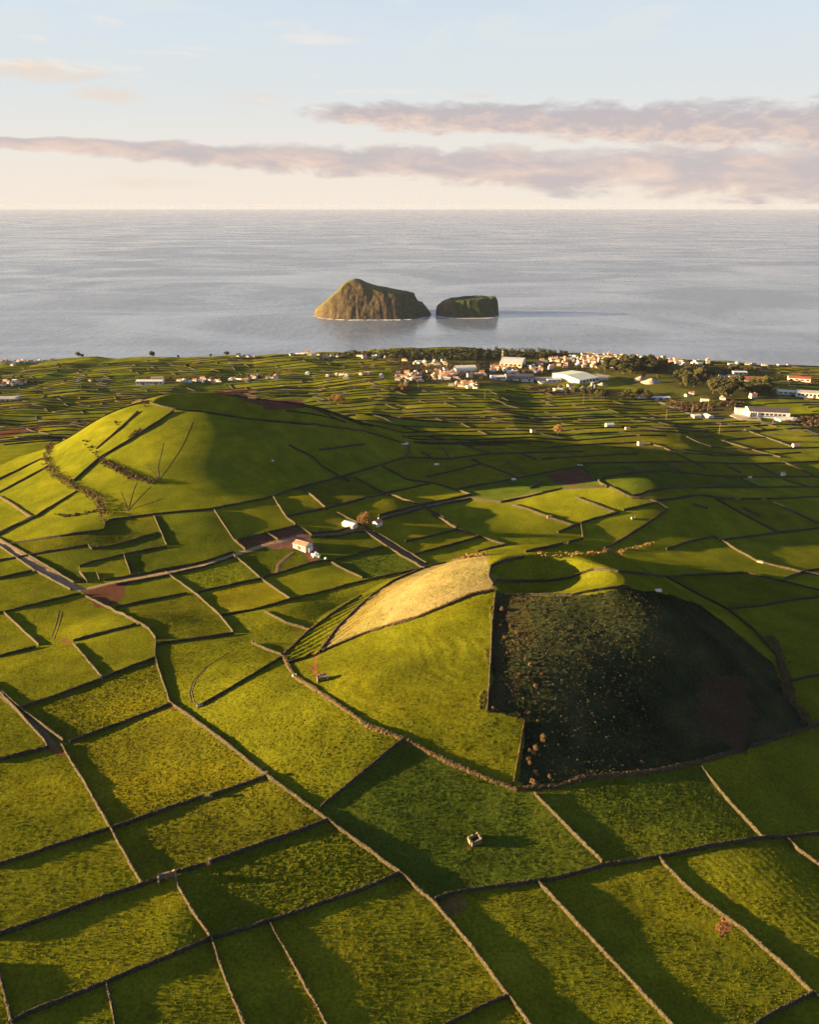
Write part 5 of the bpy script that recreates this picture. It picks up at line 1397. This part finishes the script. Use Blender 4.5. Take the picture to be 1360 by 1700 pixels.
grove([925,648, 975,652, 1040,652, 1085,655, 1085,664, 990,662, 940,657], 26, 'bushy tree in the belt in front of the quarry', 'trees of the belt before the quarry', (0.6, 1.0))
grove([1175,624, 1210,617, 1240,616, 1240,621, 1190,630], 16, 'dark tree behind the white shed of the big grove', 'trees behind the white shed', (0.7, 1.1))
# coastal wood: too many crowns to count, one mass
def mass(name, polys, mat, size, hgt, seed):
    lr = random.Random(seed); m = MB()
    for poly, n in polys:
        P = pts(poly); x0, y0 = P.min(0); x1, y1 = P.max(0)
        xs = []; 
        while len(xs) < n:
            x = lr.uniform(x0, x1); y = lr.uniform(y0, y1)
            if in_poly(np.array([x]), np.array([y]), P)[0]: xs += [x, y] if False else [(x, y)]
        Q = G(np.array(xs).ravel())
        for p in Q:
            hh = hgt * lr.uniform(0.5, 1.2)
            leaves(m, [((p[0], p[1], p[2] + hh * 0.45), hh * 0.6)], 46, size, lr)
    o = m.obj(name, MAT[mat]); tag(o, kind='stuff'); return o
mass('coastal_wood', [([540,591, 600,587, 640,585, 700,584, 760,583, 840,582, 900,584, 945,587, 945,591, 900,596, 840,597, 740,599, 690,597, 640,592], 420),
                      ([640,590, 700,588, 700,598, 660,598], 40)], 'leaf', 1.5, 9.0, 5)
mass('garden_shrubbery', [([660,600, 760,602, 900,604, 1040,590, 1040,610, 900,622, 760,634, 665,634], 330), ([1105,664, 1170,672, 1200,684, 1140,684, 1110,676], 60), ([1180,668, 1215,664, 1240,674, 1215,680], 40),
     ([1300,700, 1360,690, 1360,712, 1320,708], 50), ([228,628, 372,626, 372,632, 228,634], 36), ([380,628, 460,620, 460,626, 380,631], 28), ([0,626, 60,628, 60,638, 0,638], 40), ([1080,592, 1180,600, 1180,606, 1080,600], 40),
     ([80,606, 130,604, 130,608, 80,610], 14), ([480,596, 640,596, 640,599, 480,599], 30), ([880,640, 930,640, 930,654, 890,652], 30), ([650,640, 680,640, 680,650, 650,652], 22), ([1260,612, 1360,612, 1360,640, 1290,640], 40), ([1180,610, 1260,612, 1260,618, 1190,616], 25)], 'scrub', 0.9, 3.8, 6)
for x, y, lab_, k in ((131,591,'round dark tree on the skyline shore, first of two',1), (137,591,'round dark tree on the skyline shore, second of two',0), (253,592,'lone broad tree on the skyline past the yellow fields',1), (350,591,'pointed dark tree on the skyline',2), (377,591,'small round tree on the skyline by the white houses',0),
    (296,595,'tree in the dark strip before the skyline',2), (312,612,'dark bush tree in the yellow terraces',2), (590,592,'rounded tree at the edge of the coastal wood',1), (1092,630,'round tree standing alone on the meadow under the grove',2), (1068,628,'sunlit round tree alone beside the gravel heap',2)):
    put_tree(x, y, lab_, None, k)
bt = tree(10.5, 5.2, 1100, 0.36, 'brownleaf', 8, 8)
bt.name = 'bare_tree'; bt.location = at(604, 876); bt['label'] = 'bare orange-brown tree between the white roofed shed and tiny cottage'
o = dup(bt, at(926, 723), 1.0, 1.15, 'round leafless brown tree alone on the far green fields'); 
for i, (x, y, s) in enumerate(((548,668,.8), (555,666,1.0), (562,668,1.05), (569,669,.85), (558,671,.7))):
    dup(bt, at(x, y), i, s, 'brown twiggy tree of the thicket among the small fields', 'trees of the brown thicket')
for i, (x, y, s) in enumerate(((665,645,.8), (674,644,.9), (668,650,.6))): dup(bt, at(x, y), i, s, 'brown twiggy tree at the near village corner', 'brown trees at the village corner')
# bushes on the dark slope and along the ridge
def bush(rad, n, size, leaf, seed):
    lr = random.Random(seed); m = MB()
    cs = [((lr.uniform(-.4, .4) * rad, lr.uniform(-.4, .4) * rad, rad * lr.uniform(.35, .7)), rad * lr.uniform(.4, .65)) for _ in range(4)]
    leaves(m, cs, n, size, lr); return m.obj('bush', MAT[leaf])
BS = [bush(1.2, 200, 0.22, 'bracken', 3), bush(1.0, 160, 0.20, 'bracken', 4)]
bfirst = [True, True]
def put_bush(px, py, label, group, sc=1.0):
    k = hr.randrange(2); o = BS[k] if bfirst[k] else BS[k].copy()
    if not bfirst[k]: COL.objects.link(o)
    bfirst[k] = False
    o.location = at(px, py); o.rotation_euler = (0, 0, hr.uniform(0, 6.28)); o.scale = (sc, sc, sc * hr.uniform(.8, 1.3)); tag(o, label, 'bush', group)
for q in pts([879,1246, 884,1251, 890,1245, 876,1262, 880,1268, 888,1283, 891,1288, 887,1300, 893,1302, 884,1299, 912,1290, 901,1225, 902,1230, 893,1198, 878,1186, 861,1188, 818,1178, 822,1180]):
    put_bush(q[0], q[1], 'rusty bracken bush lit by the low sun at the dark slope corner', 'rusty bushes on the dark slope corner', hr.uniform(.7, 1.3))
for q in pts([834,1014, 846,1040, 838,1060, 858,1052, 866,1075, 850,1100, 880,1105, 862,1120, 876,1125, 836,1130, 850,1150, 868,1160, 888,1140, 900,1120, 842,1085, 893,1165, 872,1095, 884,1128, 912,1150, 830,1040]):
    put_bush(q[0], q[1], 'brown bracken clump on the scrubby slope beside the ridge wall', 'bracken clumps along the ridge wall', hr.uniform(.5, 1.1))
for q in pts([138,733, 142,739, 146,744, 150,748, 155,752, 158,755, 162,759, 144,734, 152,744, 160,752, 195,706, 201,710, 192,703, 198,712]):
    put_bush(q[0], q[1], 'small brown bush dotted across the lit slope of the back hill', 'dotted bushes on the back hill', hr.uniform(.9, 1.5))
for q in pts([238,668, 242,671, 234,671, 240,675]): put_bush(q[0], q[1], 'dark bush in the knot on the crater edge of the back hill', 'bushes in the crater edge knot', 1.6)
def hedge(flat, n, hgt, wid, label, mat='scrub', size=0.5):
    P = resample(ground_line(flat), 2.0); lr = random.Random(int(flat[0]) + n); m = MB()
    for _ in range(n):
        i = lr.randrange(len(P) - 1); f = lr.random(); p = P[i] * (1 - f) + P[i + 1] * f
        x, y = p[0] + lr.gauss(0, wid * .35), p[1] + lr.gauss(0, wid * .35); z = float(hq(np.array([x]), np.array([y]))[0])
        leaves(m, [((x, y, z + hgt * lr.uniform(.2, .8)), hgt * .35)], 7, size, lr)
    tag(m.obj('hedge', MAT[mat]), label, 'hedge')
hedge([85,738, 77,759, 79,772, 93,791, 127,812, 159,828, 172,844, 174,866], 700, 3.6, 4.6, 'broad brown hedge curving down the lit shoulder of the back hill')
hedge([169,767, 206,786, 225,796, 254,803], 380, 3.2, 4.2, 'brown bushy hedge across the middle of the lit back hill face')
hedge([215,727, 235,716, 222,722], 60, 2.6, 3.0, 'dark bushy clump on the dark line of the back hill')
hedge([895,920, 935,923, 968,922, 1000,919, 1032,915, 1060,910, 1085,903], 260, 1.8, 3.0, 'ragged tan hedge behind the crater of the front hill', 'brownleaf', 0.35)
hedge([770,927, 790,924, 810,922], 60, 1.8, 2.5, 'short tan hedge at the top of the golden field', 'brownleaf', 0.35)
hedge([92,855, 112,858, 140,853, 165,848], 60, 1.5, 2.0, 'thin row of low bushes on the lower lit slope of the back hill')
hedge([1280,1060, 1295,1090, 1306,1130, 1312,1165, 1335,1190, 1340,1205], 260, 2.0, 3.5, 'dark hedge down the shaded back edge of the front hill')
# rough scrub over the dark face: one mass
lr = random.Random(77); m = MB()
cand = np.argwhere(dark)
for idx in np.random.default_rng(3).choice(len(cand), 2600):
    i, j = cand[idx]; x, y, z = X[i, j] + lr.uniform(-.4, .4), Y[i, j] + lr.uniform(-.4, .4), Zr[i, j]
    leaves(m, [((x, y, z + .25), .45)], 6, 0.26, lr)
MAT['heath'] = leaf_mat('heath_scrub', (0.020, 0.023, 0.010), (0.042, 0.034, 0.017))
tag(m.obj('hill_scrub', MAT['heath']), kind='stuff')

# ------------------------------------------------------------------ quarry heaps
def heap(px, py, rad, h, label, mat):
    n, k = 18, 6; V = []; 
    for a in range(k + 1):
        f = a / k
        for i in range(n):
            rr = rad * f * (1 + 0.18 * math.sin(3 * i * 6.28 / n + px)); V.append((rr * math.cos(i * 6.28 / n), rr * math.sin(i * 6.28 / n), h * (1 - f) ** 1.1 + hr.uniform(-.1, .1) * h - (1.0 if a == k else 0)))
    F = [(a * n + i, a * n + (i + 1) % n, (a + 1) * n + (i + 1) % n, (a + 1) * n + i) for a in range(k) for i in range(n)]
    o = mesh_obj('gravel_heap', V, F, MAT[mat], None, True); o.location = at(px, py); tag(o, label, 'heap')
MAT['gravel'] = simple_mat('gravel', (0.20, 0.16, 0.13), 0.95, scale=0.5, col2=(0.30, 0.24, 0.19))
heap(968, 647, 15, 6, 'long tan gravel heap in the quarry before the pale green hall', 'gravel')
heap(1064, 631, 14, 7, 'tan gravel heap on the meadow edge by the round tree', 'gravel')
heap(1082, 636, 18, 8, 'grey gravel heap next to the tan heap', 'yard')
heap(1000, 640, 9, 5, 'small tan gravel heap beside the crushing plant', 'gravel')
r = empty('crushing_plant', at(985, 646), 0.3, 'jagged pale steel crushing plant among the gravel heaps', 'machine')
m = MB(); m.box(-4, -1, -2, 2, -1, 9); m.box(2.5, 5, -2, 2, -1, 6.5); m.obj('tower', MAT['steel'], r)
m = MB(); m.bar((-12, -1, 0.5), (-2.5, 0, 9.5), 0.6); m.bar((12, 1, 0.5), (4, 0, 7), 0.6); m.obj('conveyor', MAT['steel'], r)
m = MB(); m.add([(-4.6, -2.6, 11), (-.4, -2.6, 11), (-.4, 2.6, 11), (-4.6, 2.6, 11), (-3.2, -.8, 9.02), (-1.8, -.8, 9.02), (-1.8, .8, 9.02), (-3.2, .8, 9.02)], [(0, 1, 5, 4), (1, 2, 6, 5), (2, 3, 7, 6), (3, 0, 4, 7), (4, 5, 6, 7)]); m.obj('hopper', MAT['steel'], r)

# ------------------------------------------------------------------ islets
MAT['islet'] = None
def islet_mat():
    m, nt, p, L = new_mat('islet_cliff')
    a = N(nt, 'ShaderNodeAttribute', attribute_name='cover'); g = N(nt, 'ShaderNodeNewGeometry')
    n = N(nt, 'ShaderNodeTexNoise'); n.inputs['Scale'].default_value = 0.06; n.inputs['Detail'].default_value = 6; L(g.outputs['Position'], n.inputs['Vector'])
    r = N(nt, 'ShaderNodeMapRange'); L(n.outputs[0], r.inputs[0]); r.inputs[1].default_value = .3; r.inputs[2].default_value = .7; r.inputs[3].default_value = .65; r.inputs[4].default_value = 1.35
    v = N(nt, 'ShaderNodeVectorMath', operation='SCALE'); L(a.outputs['Color'], v.inputs[0]); L(r.outputs[0], v.inputs['Scale'])
    L(v.outputs[0], p.inputs['Base Color']); p.inputs['Roughness'].default_value = .95; p.inputs['Specular IOR Level'].default_value = .1
    b = N(nt, 'ShaderNodeBump'); b.inputs['Distance'].default_value = 4.0; L(n.outputs[0], b.inputs['Height']); L(b.outputs[0], p.inputs['Normal'])
    return m
MAT['islet'] = islet_mat()
MAT['foam'] = simple_mat('surf_foam', (0.55, 0.57, 0.58), 0.7, scale=0.05, col2=(0.75, 0.76, 0.77))
def islet(name, px0, px1, pyb, prof, depth, slope, label, dark_from, seed):
    """prof: (px, py) silhouette of the crest; the islet sits on the sea with its crest line half its depth behind its near shore"""
    xs0, yb = on_plane(px0, pyb, 0.0); xs1, _ = on_plane(px1, pyb, 0.0)
    xs0, xs1, yb = float(xs0), float(xs1), float(yb)
    yc = yb + depth * 0.5
    P = pts(prof); u, f, d = rays(P[:, 0], P[:, 1]); t = yc / f
    cx = u * t; cz = np.maximum(EYE_Z + d * t, 0)
    w = (xs1 - xs0) / 2; xm = (xs0 + xs1) / 2
    A, B = 200, 90
    gx = np.linspace(-1.04, 1.04, A)[None, :] * w + xm + np.zeros((B, 1)); gv = np.linspace(-1.1, 1.1, B)[:, None] + np.zeros((1, A)); gy = yc + gv * depth * 0.5
    q = ((gx - xm) / w); e = np.sqrt(np.clip(1 - np.abs(q) ** 3.2, 0, None))         # half depth of the outline at x
    gull = 6 * (np.abs(vnoise(gx / 16 + gy / 90, gy / 120, seed)) * 2 - .5) + 4 * vnoise(gx / 9, gy / 14, seed + 3)
    edge = (e - np.abs(gv)) * depth * 0.5 + 0.45 * gull + 4 * vnoise(gx / 30, gy / 30, seed + 1)
    top = np.interp(gx, cx, cz, left=-8, right=-8) * (1 - 0.10 * np.clip(-gv, 0, 1)) + 2.0 * fbm(gx / 20, gy / 20, seed + 2, 3)
    z = np.minimum(top, slope * np.clip(edge, -4, None) ** 1.0)
    k = np.clip((top - slope * edge) / 25, -1, 1)          # >0 on the cliffs
    z = np.where(edge < -2, -6, z)
    o = grid_mesh(name, gx, gy, z, MAT['islet'])
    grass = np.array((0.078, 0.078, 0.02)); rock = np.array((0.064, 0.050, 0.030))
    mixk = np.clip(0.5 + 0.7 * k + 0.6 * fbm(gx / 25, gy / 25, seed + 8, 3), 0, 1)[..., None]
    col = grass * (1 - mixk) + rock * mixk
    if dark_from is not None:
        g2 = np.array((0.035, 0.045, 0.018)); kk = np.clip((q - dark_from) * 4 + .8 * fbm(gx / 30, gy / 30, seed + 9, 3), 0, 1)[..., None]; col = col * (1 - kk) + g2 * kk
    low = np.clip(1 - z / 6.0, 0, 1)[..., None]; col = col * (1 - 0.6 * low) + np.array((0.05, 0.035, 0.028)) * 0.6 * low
    ca = o.data.color_attributes.new('cover', 'FLOAT_COLOR', 'POINT')
    ca.data.foreach_set('color', np.concatenate([col, np.ones(col.shape[:2] + (1,))], -1).astype(np.float32).ravel())
    tag(o, label, 'islet')
    # surf along the near shore: ragged thin patches lying on the water
    m = MB(); lr = random.Random(seed)
    for _ in range(46):
        qq = lr.uniform(-.98, .98); ee = math.sqrt(max(0, 1 - abs(qq) ** 3.2))
        x = xm + qq * w; y = yc - ee * depth * .5 - 7 + lr.uniform(-4, 3) ; a = lr.uniform(4, 13); b = lr.uniform(4, 11)
        n = 10; m.add([(x + a * math.cos(6.28 * i / n) * lr.uniform(.7, 1.2), y + b * math.sin(6.28 * i / n) * lr.uniform(.6, 1.3), .06 + .002 * _) for i in range(n)], [tuple(range(n))])
    tag(m.obj('surf', MAT['foam'], o), kind='stuff')
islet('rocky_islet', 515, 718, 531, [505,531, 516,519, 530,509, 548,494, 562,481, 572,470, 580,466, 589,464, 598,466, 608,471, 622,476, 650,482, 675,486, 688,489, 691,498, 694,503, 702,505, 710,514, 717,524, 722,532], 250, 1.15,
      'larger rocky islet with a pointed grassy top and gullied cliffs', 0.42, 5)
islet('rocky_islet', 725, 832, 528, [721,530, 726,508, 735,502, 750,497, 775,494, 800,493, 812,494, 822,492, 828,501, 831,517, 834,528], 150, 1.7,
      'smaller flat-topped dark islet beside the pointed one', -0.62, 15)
# ------------------------------------------------------------------ air
def build_haze():
    m = bpy.data.materials.new('sea_air'); m.use_nodes = True
    nt = m.node_tree; nt.nodes.clear()
    o = N(nt, 'ShaderNodeOutputMaterial'); v = N(nt, 'ShaderNodeVolumePrincipled')
    v.inputs['Color'].default_value = (0.29, 0.35, 0.57, 1); v.inputs['Density'].default_value = 1.6e-5
    v.inputs['Anisotropy'].default_value = 0.0
    nt.links.new(v.outputs[0], o.inputs['Volume'])
    x, y0, y1, z0, z1 = 71000, -3000, 63000, -12, 345
    vs = [(sx * x, yy, zz) for zz in (z0, z1) for yy in (y0, y1) for sx in (-1, 1)]
    fs = [(0, 2, 3, 1), (4, 5, 7, 6), (0, 1, 5, 4), (2, 6, 7, 3), (0, 4, 6, 2), (1, 3, 7, 5)]
    h = mesh_obj('haze', vs, fs, m); tag(h, kind='stuff')
build_haze()
